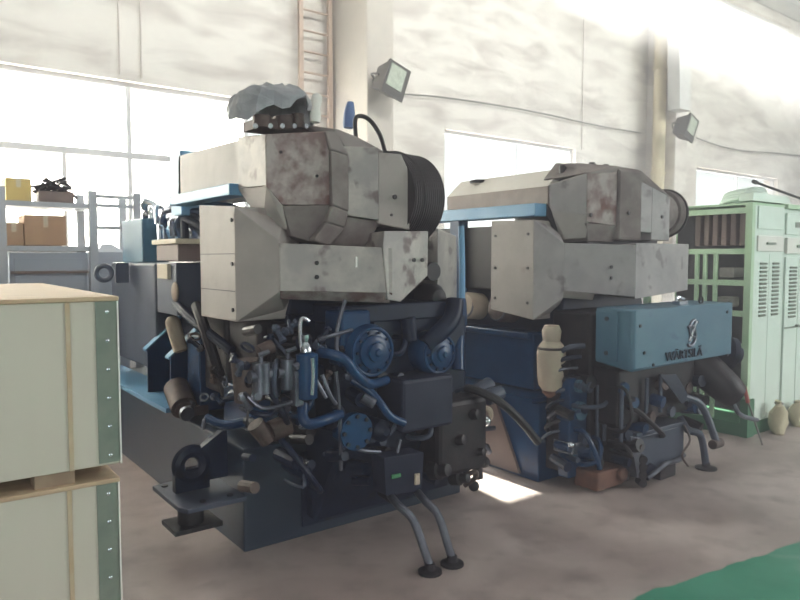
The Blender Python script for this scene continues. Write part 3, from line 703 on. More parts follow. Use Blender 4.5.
part(E1, MB().ball((1.52, 4.42, 1.38), .05, (.4, 1, 1.3)), 'white_cover', 'cream', jb)
for dx_, y_ in ((0, 4.35), (.1, 4.55), (.0, 4.9), (.14, 5.0)):
    part(E1, MB().tube([(1.75+dx_, y_, 1.73), (1.72+dx_, y_, 1.86), (1.78+dx_, y_-.1, 1.93), (1.9+dx_, y_-.15, 1.9)], .03, 10, 3), 'coolant_pipe', 'chrome' if dx_ else 'blue')
# side machinery: gussets on the skid flange
for y_, m_ in ((5.15, 'blue'), (4.65, 'blue')):
    g_ = MB().prism([(1.55, y_, .6), (1.92, y_, .6), (1.92, y_, 1.12), (1.82, y_, 1.16), (1.55, y_, .92)], (0, -.02, 0))
    gs = part(E1, g_, 'gusset_plate', m_, None, .003, False)
    part(E1, MB().hull([(1.53, y_+.03, .93), (1.53, y_-.05, .93), (1.82, y_+.03, 1.185), (1.82, y_-.05, 1.185), (1.53, y_+.03, .915), (1.53, y_-.05, .915), (1.82, y_+.03, 1.17), (1.82, y_-.05, 1.17)]), 'gusset_rim', 'litblue', gs, 0, False)
part(E1, MB().span(1.62, 1.85, 4.28, 4.5, .6, 1.1), 'pump_pedestal', 'blue', None, .01, False)
part(E1, MB().span(1.60, 1.78, 4.55, 4.9, .60, .66), 'rubber_pad', 'oily', None, .005, False)
cp0, cp1 = At(181, 352, X=1.60), At(171, 316, X=1.56)
part(E1, MB().lathe(cp0, cp1-cp0, [(0, .03), (.01, .048), (.20, .052), (.23, .045), (.25, .025)], 18), 'filter_canister', 'cream')
part(E1, MB().span(1.66, 1.98, 3.95, 4.3, .75, 1.3), 'side_cover', 'oily', None, .02, False)
part(E1, MB().tube([(1.58, 4.2, 1.30), (1.56, 4.05, 1.2), (1.60, 3.95, .95), (1.66, 3.9, .72)], .035, 10, 4), 'drain_pipe', 'oily')
part(E1, MB().tube([(1.55, 4.5, 1.30), (1.56, 4.1, 1.18), (1.64, 3.8, 1.05)], .03, 10, 4), 'air_pipe', 'navy')
# rusty cluster on the flange
cl = At(183, 398, X=1.55)
part(E1, MB().cyl(cl+Vector((-.02, -.08, -.05)), cl+Vector((.0, .12, .05)), .085, 14).cyl(cl+Vector((-.03, -.12, -.06)), cl+Vector((-.02, -.08, -.05)), .06, 12).box(cl+Vector((.04, 0, -.07)), (.16, .26, .06)), 'rusty_coupling', 'brass')
part(E1, MB().cyl(cl+Vector((-.05, -.22, -.06)), cl+Vector((-.05, -.19, -.055)), .045, 14).cyl(cl+Vector((-.05, -.16, -.1)), cl+Vector((.02, -.1, -.02)), .03, 10), 'end_flange', 'steel')
for k in range(6):
    a_ = Vector((1.62+.05*k, 3.9-.03*k, .72+.02*(k % 3)))
    part(E1, MB().tube([a_, a_+Vector((-.06, -.12, .05+.02*k)), a_+Vector((.05, -.26, .1)), a_+Vector((.12, -.33, .22))], .016+.004*(k % 2), 8, 4), 'fuel_line', ('navy', 'slate', 'brass')[k % 3])
part(E1, MB().tube([(1.50, 3.85, .66), (1.56, 3.7, .64), (1.7, 3.5, .70), (1.9, 3.36, .72)], .028, 10, 4), 'lube_pipe', 'blue')
part(E1, MB().span(1.62, 1.84, 3.5, 3.9, .62, .86), 'valve_box', 'blue', None, .01, False)
part(E1, MB().span(1.72, 1.98, 3.42, 3.8, .95, 1.24), 'pump_housing', 'oily', None, .03, False)
for z_ in (.98, 1.05, 1.12, 1.18): part(E1, MB().torus((1.80, 3.40, z_), (0, 0, 1), .06, .012, 16, 6), 'cooling_fin', 'oily')
for (a_, b_) in ((203, 331), (213, 333), (221, 347)): part(E1, MB().ball(At(a_, b_, X=1.64), .014, (1, 1, 1), 8), 'light_speck', 'chrome')  # chrome beads stand in for specks of window light

# ---- front machinery
def flange(E, c, axis, r, t, m, n=8, parent=None, name='flange'):
    a = Vector(axis).normalized(); f = part(E, MB().cyl(c, Vector(c)+a*t, r, 24), name, m, parent)
    q = a.to_track_quat('Z', 'Y')
    for k in range(n):
        p = Vector(c)+q @ Vector((r*.82*math.cos(2*math.pi*k/n), r*.82*math.sin(2*math.pi*k/n), t))
        part(E, MB().cyl(p, p+a*.01, r*.09+.003, 6), 'bolt', 'oily', f)
    return f
def volute(E, px, py, Y, r, m='blue'):
    c = At(px, py, Y=Y); v = MB()
    v.lathe(c+Vector((0, .16, 0)), (0, -1, 0), [(0, r*.95), (.06, r), (.11, r), (.14, r*.9), (.15, r*.78)], 32)
    h = part(E, v, 'water_pump', m)
    part(E, MB().lathe(c+Vector((0, .01, 0)), (0, -1, 0), [(0, r*.62), (.02, r*.62), (.028, r*.52), (.028, r*.36), (.045, r*.34), (.05, r*.15), (.06, r*.1)], 28), 'pump_cover', m, h)
    part(E, MB().torus(c+Vector((0, .012, 0)), (0, 1, 0), r*.86, r*.07, 32, 8), 'pump_rim', m, h)
    for k in range(10):
        a = 2*math.pi*k/10; p = c+Vector((r*.72*math.cos(a), .005, r*.72*math.sin(a)))
        part(E, MB().cyl(p, p+Vector((0, -.012, 0)), .008, 6), 'bolt', 'navy', h)
    return c
vc = volute(E1, 374, 352, 2.99, .148); vd = volute(E1, 441, 354, 3.06, .132)
fp = lambda *a: [At(x, y, Y=Y) for x, y, Y in a]
part(E1, MB().tube(fp((318, 352, 3.05), (334, 355, 2.98), (346, 361, 2.95), (356, 374, 2.95), (370, 384, 2.97), (386, 380, 3.05)), .027, 14, 5), 'suction_pipe', 'blue')
part(E1, MB().tube(fp((303, 404, 3.0), (303, 418, 2.97), (310, 424, 2.95), (325, 420, 2.95), (340, 414, 3.0)), .028, 12, 5), 'elbow_pipe', 'blue')
part(E1, MB().tube(fp((352, 380, 3.05), (366, 388, 3.0), (378, 400, 2.96), (390, 416, 2.93), (404, 423, 2.93)), .022, 12, 5), 'cross_pipe', 'blue')
part(E1, MB().cyl(At(362, 397, Y=2.98), At(374, 404, Y=2.95), .028, 12), 'pipe_coupling', 'steel')
part(E1, MB().tube(fp((455, 300, 3.1), (452, 318, 3.08), (440, 332, 3.08), (425, 345, 3.1)), .055, 14, 5), 'water_bend', 'navy')
part(E1, MB().tube(fp((461, 226, 3.5), (462, 262, 3.5), (462, 310, 3.45)), .022, 12, 4), 'riser_pipe', 'litblue')
part(E1, MB().tube(fp((460, 300, 3.35), (461, 320, 3.3), (458, 340, 3.25), (458, 370, 3.2)), .040, 12, 4), 'riser_pipe', 'blue')
part(E1, MB().cyl(At(408, 318, Y=3.1), At(410, 340, Y=3.1), .045, 14).span(2.2, 2.75, 3.14, 3.3, 1.18, 1.26), 'bridge_bracket', 'navy')
part(E1, MB().span(1.92, 2.12, 3.05, 3.22, 1.10, 1.32), 'thermostat_housing', 'blue', None, .02, False)
# duplex filter, chrome cap
fa, fb = At(307, 400, Y=2.98), At(307, 352, Y=2.98)
fl = part(E1, MB().lathe(fa, fb-fa, [(0, .03), (.012, .052), (.2, .055), (.23, .055), (.24, .03), ((fb-fa).length, .028)], 20), 'fuel_filter', 'blue')
part(E1, MB().tube(fp((312, 358, 2.9), (313, 375, 2.9), (312, 395, 2.9)), .009, 8, 3), 'filter_clamp', 'chrome', fl)
part(E1, MB().lathe(At(306, 352, Y=2.97), (0, 0, 1), [(0, .03), (.02, .03), (.05, .012), (.07, .016), (.085, .016)], 14), 'filter_cap', 'chrome', fl)
part(E1, MB().tube(fp((301, 348, 2.98), (300, 325, 3.0), (303, 318, 3.0), (309, 321, 3.0)), .010, 8, 4), 'gauge_pipe', 'chrome')
# valve bodies left of it
for px_, py_, r_, m_ in ((261, 378, .045, 'steel'), (288, 374, .038, 'steel')):
    c = At(px_, py_, Y=3.02); q = part(E1, MB().cyl(c+Vector((0, 0, -.075)), c+Vector((0, 0, .075)), r_, 14).cyl(c+Vector((-.06, 0, .01)), c+Vector((.07, 0, .01)), r_*.7, 12), 'valve_body', m_)
    part(E1, MB().cyl(c+Vector((0, 0, .075)), c+Vector((0, 0, .12)), .012, 8).cyl(c+Vector((-.02, -.02, .115)), c+Vector((.03, -.03, .13)), .012, 8), 'valve_stem', 'steel', q)
c = At(277, 378, Y=3.06); part(E1, MB().torus(c, (.8, -.6, 0), .085, .014, 26, 8).cyl(c, c+Vector((-.05, .05, 0)), .08, 22), 'pulley', 'slate')
part(E1, MB().box(At(297, 388, Y=3.0), (.05, .06, .18)).cyl(At(294, 368, Y=2.98), At(300, 364, Y=2.98), .02, 10), 'valve_block', 'steel', None, .008, False)
part(E1, MB().cyl(At(259, 352, Y=3.05), At(272, 346, Y=3.05), .035, 12), 'solenoid', 'brass')
part(E1, MB().cyl(At(246, 360, Y=3.15), At(250, 400, Y=3.15), .075, 16), 'strainer_body', 'brass')
part(E1, MB().span(1.60, 1.92, 3.2, 3.42, .88, 1.02), 'manifold', 'navy', None, .02, False)
part(E1, MB().cyl(At(270, 432, Y=3.1), At(288, 424, Y=3.1), .055, 12).cyl(At(255, 424, Y=3.1), At(268, 440, Y=3.1), .045, 12), 'rusty_valve', 'brass')
for pts_ in ([(322, 375, 2.98), (330, 395, 2.96), (336, 404, 2.96)], [(336, 372, 3.0), (340, 420, 3.0), (341, 470, 3.05)], [(345, 300, 3.05), (337, 330, 3.04), (337, 356, 3.02)], [(316, 380, 2.98), (326, 398, 2.96)], [(244, 392, 3.1), (262, 408, 3.05), (285, 404, 3.02), (300, 398, 3.0)],
             [(318, 340, 3.0), (330, 336, 3.0), (352, 330, 3.05)], [(345, 440, 3.05), (360, 450, 3.0), (380, 452, 3.0)], [(400, 440, 3.0), (396, 458, 2.95), (392, 470, 2.95)]):
    part(E1, MB().tube(fp(*pts_), .011, 8, 4), 'thin_pipe', 'steel')
# centre block, controls
part(E1, MB().span(2.28, 2.66, 2.98, 3.24, .62, .92), 'front_gearbox', 'gearbox', None, .02, False)
flange(E1, At(352, 430, Y=3.04), (0, -1, 0), .10, .05, 'blue', 8, None, 'pump_flange')
c = At(362, 424, Y=3.2); part(E1, MB().lathe(c, (0, -1, 0), [(0, .06), (.2, .06), (.22, .045), (.24, .02)], 16), 'oil_pump', 'navy')
for k, (px_, py_) in enumerate(((352, 468), (368, 440), (330, 455), (355, 480))):
    c = At(px_, py_, Y=3.14); part(E1, MB().cone(c, c+Vector((.02, -.12, .02)), .05-.006*k, .035-.004*k, 12), 'end_cap', 'navy')
cbx = part(E1, MB().hull([At(384, 458, Y=2.9), At(424, 452, Y=2.9), At(422, 492, Y=2.94), At(386, 496, Y=2.94)]+[p+Vector((0, .12, 0)) for p in (At(384, 458, Y=2.9), At(424, 452, Y=2.9), At(422, 492, Y=2.94), At(386, 496, Y=2.94))]), 'terminal_box', 'gearbox', None, .006, False)
part(E1, MB().box(At(417, 479, Y=2.905), (.03, .012, .06)), 'white_tag', 'cream', cbx, smooth=False)
part(E1, MB().box(At(396, 476, Y=2.915), (.06, .01, .02)), 'indicator', 'gauge', cbx, smooth=False)
part(E1, MB().span(2.56, 2.96, 3.0, 3.25, .3, .75), 'lower_housing', 'oily', None, .03, False)
for (px_, py_, r_) in ((432, 470, .06), (448, 440, .05), (452, 478, .045), (462, 415, .05), (468, 452, .04)):
    c = At(px_, py_, Y=3.08); part(E1, MB().lathe(c, (.25, -1, .2), [(0, r_), (.06, r_), (.07, r_*.7), (.12, r_*.6), (.125, r_*.3)], 12), 'end_cap', 'oily')
# two bent hoses with feet on the floor
for (a_, tip) in (((398, 505), (430, 567)), ((424, 500), (452, 559))):
    f0 = At(*tip, Z=.03); p0 = At(a_[0]-8, a_[1]-10, Y=2.98); p1 = At(a_[0], a_[1], Y=2.85)
    m1 = p1.lerp(f0, .4)+Vector((.02, 0, .04)); m2 = p1.lerp(f0, .8)+Vector((.01, 0, .01))
    hs = part(E1, MB().tube([p0, p1, m1, m2, f0], .022, 10, 5), 'drain_hose', 'steel')
    part(E1, MB().lathe((f0.x, f0.y, 0), (0, 0, 1), [(0, .062), (.012, .062), (.02, .03), (.05, .026)], 14), 'hose_foot', 'oily', hs)
# right flank machinery, some of it catching the sun
part(E1, MB().tube(fp((466, 388, 3.1), (480, 392, 3.0), (500, 402, 2.9), (520, 420, 2.85), (538, 442, 2.85)), .026, 10, 5), 'flank_hose', 'black')
part(E1, MB().cyl(At(472, 395, Y=3.2), At(490, 384, Y=3.2), .05, 12).cyl(At(487, 398, Y=3.1), At(500, 392, Y=3.1), .05, 12), 'flank_valve', 'slate')
part(E1, MB().tube([At(452, 382, Y=3.3), At(458, 396, Y=3.3), At(466, 410, Y=3.32), At(474, 418, Y=3.34)], .036, 12, 4), 'flank_elbow', 'litblue')
rc = At(483, 416, Y=3.36)
part(E1, MB().torus(rc, (.3, 1, .3), .062, .018, 22, 8), 'flank_ring', 'cream')
part(E1, MB().cyl(rc+Vector((-.05, 0, 0)), (2.96, 3.38, rc.z+.02), .022, 10), 'flank_stub', 'navy')
part(E1, MB().ball(At(486, 421, Y=3.3), .036).cyl(At(474, 430, Y=3.3), At(494, 428, Y=3.34), .018, 10), 'flank_union', 'chrome')
part(E1, MB().cyl(At(476, 440, Y=3.25), At(478, 478, Y=3.25), .035, 12).cyl(At(470, 452, Y=3.2), At(486, 448, Y=3.25), .035, 10).ball(At(484, 462, Y=3.25), .04).ball(At(474, 486, Y=3.22), .035), 'flank_fitting', 'oily')
part(E1, MB().cyl(At(483, 446, Y=3.22), At(489, 452, Y=3.24), .022, 10), 'flank_plug', 'steel')
for k in range(8):
    a_ = At(455+3*(k % 4), 392+12*k, Y=3.16); part(E1, MB().tube([a_, a_+Vector((.05, -.05, .03)), a_+Vector((.10, .0, -.03)), a_+Vector((.08, .08, -.10))], .012+.004*(k % 3), 8, 4), 'fuel_line', ('navy', 'oily', 'slate', 'brass')[k % 4])
for k in range(7):
    y_ = 3.6+.42*k
    hc = part(E1, MB().cyl((2.95, y_, 1.25), (3.08, y_, 1.20), .10, 16), 'cylinder_cover', 'blue')
    part(E1, MB().torus((3.07, y_, 1.205), (1, 0, -.38), .07, .014, 18, 6), 'cover_ring', 'steel', hc)
part(E1, MB().span(2.85, 3.04, 3.45, 6.2, .6, 1.1), 'crankcase_side', 'blue', blk, .01, False)
for k in range(5):
    part(E1, MB().cyl((3.03, 3.75+.5*k, .86), (3.06, 3.75+.5*k, .86), .14, 20), 'crankcase_door', 'navy', blk)

# filler clutter: small caps, unions and lines packed over the front face
rnd = random.Random(3)
for k in range(34):
    px_ = rnd.uniform(248, 452); py_ = rnd.uniform(322, 500)
    if 352 < px_ < 400 and 326 < py_ < 380: continue
    if 418 < px_ < 466 and 326 < py_ < 380: continue
    c = At(px_, py_, Y=3.16); ax = Vector((rnd.uniform(-.5, .5), -1, rnd.uniform(-.5, .5))).normalized(); r_ = rnd.uniform(.018, .045)
    m_ = rnd.choice(['navy', 'navy', 'oily', 'oily', 'blue', 'brass'])
    part(E1, MB().cyl(c+Vector((0, .08, 0)), c+ax*rnd.uniform(.03, .10), r_, 10), 'union_nut' if r_ < .03 else 'plug_cap', m_)
for k in range(10):
    px_ = rnd.uniform(250, 440); py_ = rnd.uniform(330, 470); a_ = At(px_, py_, Y=3.12); b_ = At(px_+rnd.uniform(-45, 45), py_+rnd.uniform(10, 60), Y=3.10)
    mid = (a_+b_)/2+Vector((0, -.08, -.03)); part(E1, MB().tube([a_+Vector((0, .1, 0)), a_, mid, b_, b_+Vector((0, .1, 0))], rnd.uniform(.008, .018), 8, 4), 'fuel_line', rnd.choice(['navy', 'oily', 'blue', 'slate']))

for k in range(40):
    px_ = rnd.uniform(186, 350); py_ = rnd.uniform(322, 430); Yb = 3.75 if px_ < 236 else 3.06
    c = At(px_, py_, Y=Yb); e = Vector((rnd.uniform(-.05, .05), rnd.uniform(-.03, .03), rnd.uniform(-.05, .05)))
    m_ = rnd.choice(['oily', 'oily', 'navy', 'navy', 'brass', 'steel', 'slate'])
    if k % 3: part(E1, MB().lathe(c-e, e, [(0, .014), (.015, .024), (.03, .024), (.035, .014), (.08, .014), (.085, .02), (.10, .02)], 6), 'pipe_union', m_)
    else: part(E1, MB().torus(c, e, rnd.uniform(.02, .04), .007, 14, 6), 'hose_clip', m_)
part(E1, MB().span(1.66, 1.76, 3.5, 3.9, 1.0, 1.26), 'head_cover', 'oily', None, .02, False)
# red-brown fittings and plastic sheet on top
part(E1, MB().cyl(At(262, 128, Y=3.42), At(262, 116, Y=3.42), .05, 12).cyl(At(285, 130, Y=3.42), At(283, 116, Y=3.42), .055, 12).cyl(At(298, 128, Y=3.4), At(298, 114, Y=3.4), .035, 12).box(At(276, 128, Y=3.5), (.30, .2, .05)), 'rusty_outlet', 'brass')
bolts(E1, None, [At(x, 126, Y=3.35) for x in (255, 270, 282, 294, 306)], .014, 'chrome')
def sheet():
    sil = [(236, 92), (244, 86), (262, 85), (285, 85), (303, 87), (308, 95), (314, 101), (306, 103), (300, 102), (283, 113), (262, 122), (252, 118), (244, 112), (239, 100)]
    mb = MB(); bm = mb.bm; n = 34; rows = 9
    top = [At(270, 88, Y=3.5)+Vector((0, .04, 0))]
    # draped ring rows from crown to hem with folds
    crown = At(274, 88, Y=3.50); rings = []
    for i in range(rows):
        t = i/(rows-1); ring = []
        for k in range(n):
            a = 2*math.pi*k/n
            rx = .235*math.sin(t*math.pi*.5)**.7; ry = .17*math.sin(t*math.pi*.5)**.7
            fold = 1+.10*t*math.sin(5*a+1.3)+.05*t*math.sin(11*a+.4)+(.10*t*abs(math.sin(1.5*a+2)))
            x = crown.x+rx*math.cos(a)*fold-.02*t; y = crown.y+ry*math.sin(a)*fold
            crease = .016*abs(((k*5+i*3) % 7)/3.5-1)+.012*((k*3+i) % 4)/3
            z = crown.z+.012+.02*math.cos(a+.4)*t-.20*max(0, t-.25)**1.5*(1.15+.35*math.sin(a*2+.6)+.16*math.sin(7*a))-crease
            ring.append(bm.verts.new((x, y, z)))
        rings.append(ring)
    for a, b in zip(rings, rings[1:]):
        for k in range(n): bm.faces.new((a[k], a[(k+1) % n], b[(k+1) % n], b[k]))
    bm.faces.new(rings[0])
    return mb
o = sheet().build('plastic_sheet', 'tarp', smooth=False); sm = o.modifiers.new('thickness', 'SOLIDIFY'); sm.thickness = .006
tag(o, 'crumpled grey plastic sheet draped over the fittings on top of the left engine', 'plastic sheet')
t_ = thing('plastic_bag_end', 'white twisted end of plastic film hanging beside the grey sheet', 'plastic film', At(311, 104, Y=3.33))
MB().lathe((.014, -.015, -.10), (.1, 0, 1), [(0, .028), (.04, .032), (.08, .022), (.12, .03), (.15, .026), (.16, .01)], 12).build('film', 'white', t_)
bb = At(348, 128, Y=3.5)
q = MB().lathe(bb, (.12, 0, 1), [(0, .028), (.02, .034), (.09, .034), (.13, .026), (.155, .02), (.16, .01)], 16)
tag(q.build('rolled_cloth', 'bluerag'), 'blue rolled cloth standing on top of the left engine before the column', 'cloth')

# ---------------------------------------------------------------- ENGINE TWO (right, farther)
E2 = thing('marine_engine', 'farther blue marine engine on the right, with a lettered blue box on its front', 'engine', (4.5, 3.3, 0), 0, 'blue generator engines')
x0, x1, yf = 3.68, 5.20, 3.22
sk2 = common(E2, x0, yf, x1, 3.2, 'blue')
blk2 = part(E2, MB().span(3.95, 4.95, 3.24, 5.1, .60, 1.22).hull([(3.95, 3.24, 1.22), (4.95, 3.24, 1.22), (3.95, 5.1, 1.22), (4.95, 5.1, 1.22), (4.1, 3.3, 1.7), (4.9, 3.3, 1.7), (4.1, 5.1, 1.7), (4.9, 5.1, 1.7)]), 'engine_block', 'navy', None, .01, False)
d0, d1, d2, d3, d4 = (3.75, 3.78), (3.75, 3.35), (3.90, 3.20), (4.33, 2.90), (5.17, 2.98)
low2 = facet_solid(E2, 'lower_heat_shield', 'clad_pale', [V(*d0, 221), V(*d0, 309), V(*d1, 220), V(*d1, 320)], (.4, .02, 0))
part(E2, MB().hull([V(*d1, 220), V(*d1, 320), V(*d2, 243), V(*d2, 298), V(*d1, 220)+Vector((.35, .1, 0)), V(*d1, 320)+Vector((.35, .1, 0)), V(*d2, 243)+Vector((.3, .3, 0)), V(*d2, 298)+Vector((.3, .3, 0))]), 'corner_panel', 'clad_e2', low2, .005, False)
bolts(E2, low2, [V(3.748, 3.40, y) for y in (234, 268, 303)]+[V(3.748, 3.73, y) for y in (236, 268, 298)], .011, 'oily', (-1, 0, 0))
part(E2, MB().span(4.1, 5.0, 3.15, 3.7, 1.62, 1.80), 'casing_support', 'oily', blk2, .01, False)
duct2 = part(E2, MB().hull([V(*d2, 243), V(*d2, 291), V(*d3, 245), V(*d3, 297), V(4.0, 3.5, 243), V(4.0, 3.5, 291), V(4.5, 3.5, 246), V(4.5, 3.5, 294)]), 'front_duct', 'clad_e2', None, .006, False)
part(E2, MB().hull([V(*d2, 291), V(4.09, 3.07, 294), V(3.93, 3.22, 298), V(4.11, 3.1, 300), V(4.0, 3.5, 291), V(4.0, 3.5, 296), V(4.2, 3.5, 296), V(4.2, 3.5, 292)]), 'duct_bevel', 'clad_pale', duct2, .003, False)
part(E2, MB().hull([V(*d3, 243), V(*d3, 299), V(*d4, 244), V(*d4, 290), V(4.5, 3.5, 246), V(4.5, 3.5, 294), V(5.17, 3.5, 246), V(5.17, 3.5, 288)]), 'duct_wing', 'clad_e2', duct2, .006, False)
bolts(E2, duct2, [V(4.18, 3.0, 267), V(4.18, 3.0, 278)], .013)
# upper cladding
w0, w1, w2, w3, w4, w5 = (3.97, 3.40), (3.98, 3.02), (4.16, 2.90), (4.36, 2.90), (4.50, 2.86), (4.80, 2.84)
def pxX(px, Y): return At(px, 250, Y=Y).x
w0 = (pxX(550, 3.35), 3.35); w1 = (pxX(586, 3.12), 3.12); w2 = (pxX(616, 3.06), 3.06); w3 = (pxX(639, 3.02), 3.02); w4 = (pxX(651, 3.0), 3.0); w5 = (pxX(669, 2.98), 2.98)
upc = part(E2, MB().hull([V(*w0, 184), V(*w0, 212), V(*w1, 173), V(*w1, 215), (w0[0]+.1, 3.8, 2.1), (w1[0]+.2, 3.8, 2.15), (w0[0]+.1, 3.8, 1.85), (w1[0]+.2, 3.8, 1.85)]), 'turbocharger_cladding', 'clad_e2', None, .006, False)
part(E2, MB().hull([V(*w0, 210), V(*w1, 215), V(w1[0]+.02, w1[1], 222), V(w1[0]+.02, w1[1]+.02, 238), V(w0[0]+.05, w0[1]-.1, 239), (w0[0]+.1, 3.7, 1.9), (w0[0]+.2, 3.7, 1.72), (w1[0]+.2, 3.7, 1.72)]), 'lower_chamfer', 'clad_pale', upc, .005, False)
part(E2, MB().hull([V(*w1, 173), V(*w1, 222), V(*w2, 172), V(*w2, 226), (w1[0], 3.7, 2.15), (w2[0]+.1, 3.7, 2.15), (w1[0], 3.7, 1.85), (w2[0]+.1, 3.7, 1.85)]), 'front_panel', 'clad_rust', upc, .006, False)
part(E2, MB().hull([V(*w1, 223), V(*w2, 226), V(w1[0]+.05, 3.14, 241), V(w2[0]+.02, 3.1, 242), (w1[0], 3.7, 1.9), (w2[0]+.1, 3.7, 1.9), (w1[0], 3.7, 1.7), (w2[0]+.1, 3.7, 1.7)]), 'underside_panel', 'lag', upc, .004, False)
part(E2, MB().hull([V(w2[0], w2[1]-.02, 168), V(w2[0], w2[1]-.02, 240), V(w3[0], w3[1]-.02, 170), V(w3[0], w3[1]-.02, 241), (w2[0], 3.7, 2.15), (w3[0]+.1, 3.7, 2.15), (w2[0], 3.7, 1.75), (w3[0]+.1, 3.7, 1.75)]), 'lagging_band', 'lag', upc, .02, False)
part(E2, MB().hull([V(*w3, 181), V(*w3, 232), V(*w4, 187), V(*w4, 233), (w3[0], 3.6, 2.1), (w4[0]+.1, 3.6, 2.08), (w3[0], 3.6, 1.8), (w4[0]+.1, 3.6, 1.8)]), 'middle_panel', 'clad_e2', upc, .006, False)
part(E2, MB().hull([V(*w4, 187), V(*w4, 240), V(w5[0]-.02, w5[1], 196), V(*w5, 200), V(*w5, 241), (w4[0], 3.5, 2.08), (w5[0]+.1, 3.5, 2.02), (w4[0], 3.5, 1.75), (w5[0]+.1, 3.5, 1.75)]), 'end_panel', 'clad_e2', upc, .006, False)
bolts(E2, upc, [V(pxX(661, 2.988), 2.988, 217), V(pxX(628, 3.02), 3.02, 213), V(pxX(590, 3.11), 3.11, 215)], .014)
part(E2, MB().hull([V(w0[0]+.02, 3.45, 180), V(*w1, 173), V(w2[0], w2[1], 166), V(w3[0], w3[1], 170), V(w4[0], w4[1], 187), V(w5[0], w5[1], 196), V(w1[0]+.1, 3.5, 163), V(w2[0]+.1, 3.5, 163), V(w3[0]+.1, 3.5, 170)]), 'roof_lagging', 'lag', upc, .01, False)
for (px_, py_) in ((562, 168), (592, 165), (606, 167)):
    c = At(px_, py_, Y=3.35); part(E2, MB().cyl(c+Vector((0, 0, -.16)), c+Vector((0, 0, .02)), .022, 8).cyl(c+Vector((.03, 0, -.16)), c+Vector((.03, 0, .012)), .014, 8), 'roof_stud', 'oily', upc)
dc = At(666, 216, Y=3.25)
rd = .19; prof = [(0, rd*.9), (0, rd)]
for k in range(7):
    h = .01+k*.019; prof += [(h, rd*.985), (h+.004, rd*1.012), (h+.011, rd*1.012), (h+.015, rd*.985)]
prof += [(.15, rd*.97), (.17, rd*.8), (.175, rd*.3)]
f2 = part(E2, MB().lathe(dc+Vector((-.12, 0, .02)), (.98, .18, 0), prof, 36), 'air_filter', 'lag')
part(E2, MB().torus(dc+Vector((0, .02, .02)), (.98, .18, 0), rd*1.02, .012, 36, 6), 'clamp_ring', 'oily', f2)
part(E2, MB().cone(dc+Vector((-.50, -.06, -.01)), dc+Vector((-.10, 0, .02)), .20, .165, 24), 'drum_housing', 'lag', f2)
# casing, roof coloured pale for the light on it, blue rail behind
ca, cb_, cc_, cd_ = At(548, 186, X=3.92), At(548, 205, X=3.92), At(447, 197, X=3.92), At(447, 210, X=3.92)
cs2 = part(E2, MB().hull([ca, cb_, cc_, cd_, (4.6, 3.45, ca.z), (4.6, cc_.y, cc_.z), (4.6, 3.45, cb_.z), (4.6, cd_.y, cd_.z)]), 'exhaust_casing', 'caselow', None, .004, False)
part(E2, MB().hull([ca, cc_, ca+Vector((.16, .02, .14)), cc_+Vector((.16, 0, .14)), ca+Vector((.6, .02, .14)), cc_+Vector((.6, 0, .14)), ca+Vector((.6, 0, 0)), cc_+Vector((.6, 0, 0))]), 'casing_roof', 'caseroof_lit', cs2, .004, False)
part(E2, MB().lathe(At(478, 183, X=4.05), (0, 0, 1), [(0, .07), (.02, .07), (.03, .03)], 16), 'casing_cap', 'oily', cs2)
rl0, rl1 = At(537, 203, X=3.80), At(537, 216, X=3.80)
part(E2, MB().span(3.78, 3.92, rl0.y, 5.2, rl1.z, rl0.z), 'side_rail', 'litblue', None, .006, False)
part(E2, MB().hull([V(3.9, 3.36, 203), V(3.9, 3.36, 216), V(4.02, 3.3, 232), V(4.0, 3.3, 238), (4.2, 3.6, 1.95), (4.2, 3.6, 1.8), (3.95, 3.7, 1.95), (3.95, 3.7, 1.85)]), 'rail_bracket', 'oily', None, .004, False)
# left flank: head covers, canisters
for k in range(6):
    y_ = 3.75+.36*k
    hc = part(E2, MB().lathe((3.95, y_, 1.20), (-1, 0, .1), [(0, .11), (.14, .11), (.17, .09), (.18, .05)], 18), 'cylinder_cover', ('steel', 'cream')[k % 2] if k else 'brass')
    part(E2, MB().torus((3.79, y_, 1.21), (1, 0, -.1), .085, .012, 18, 6), 'cover_ring', 'steel', hc)
part(E2, MB().span(3.82, 4.0, 3.4, 5.6, .62, 1.04), 'crankcase_side', 'blue', blk2, .01, False)
part(E2, MB().span(3.78, 3.98, 3.42, 5.6, 1.0, 1.05), 'side_ledge', 'blue', blk2, .01, False)
part(E2, MB().span(3.86, 4.0, 3.85, 5.0, 1.35, 1.85), 'intake_panel', 'oily', blk2, .01, False)
part(E2, MB().span(3.80, 3.90, 4.2, 4.32, .6, 2.0), 'support_post', 'blue', blk2, .01, False)
c = At(549, 362, X=3.70)
cn = part(E2, MB().lathe(c+Vector((0, -.02, -.20)), (0, 0, 1), [(0, .055), (.04, .085), (.10, .095), (.27, .10), (.32, .085), (.35, .06), (.42, .068), (.46, .05)], 22), 'insulated_canister', 'cream')
part(E2, MB().lathe(c+Vector((0, -.02, -.245)), (0, 0, 1), [(0, .03), (.03, .06), (.05, .06)], 16), 'canister_foot', 'rust', cn)
part(E2, MB().torus(c+Vector((0, -.02, .10)), (0, 0, 1), .088, .01, 22, 6), 'canister_clamp', 'oily', cn)
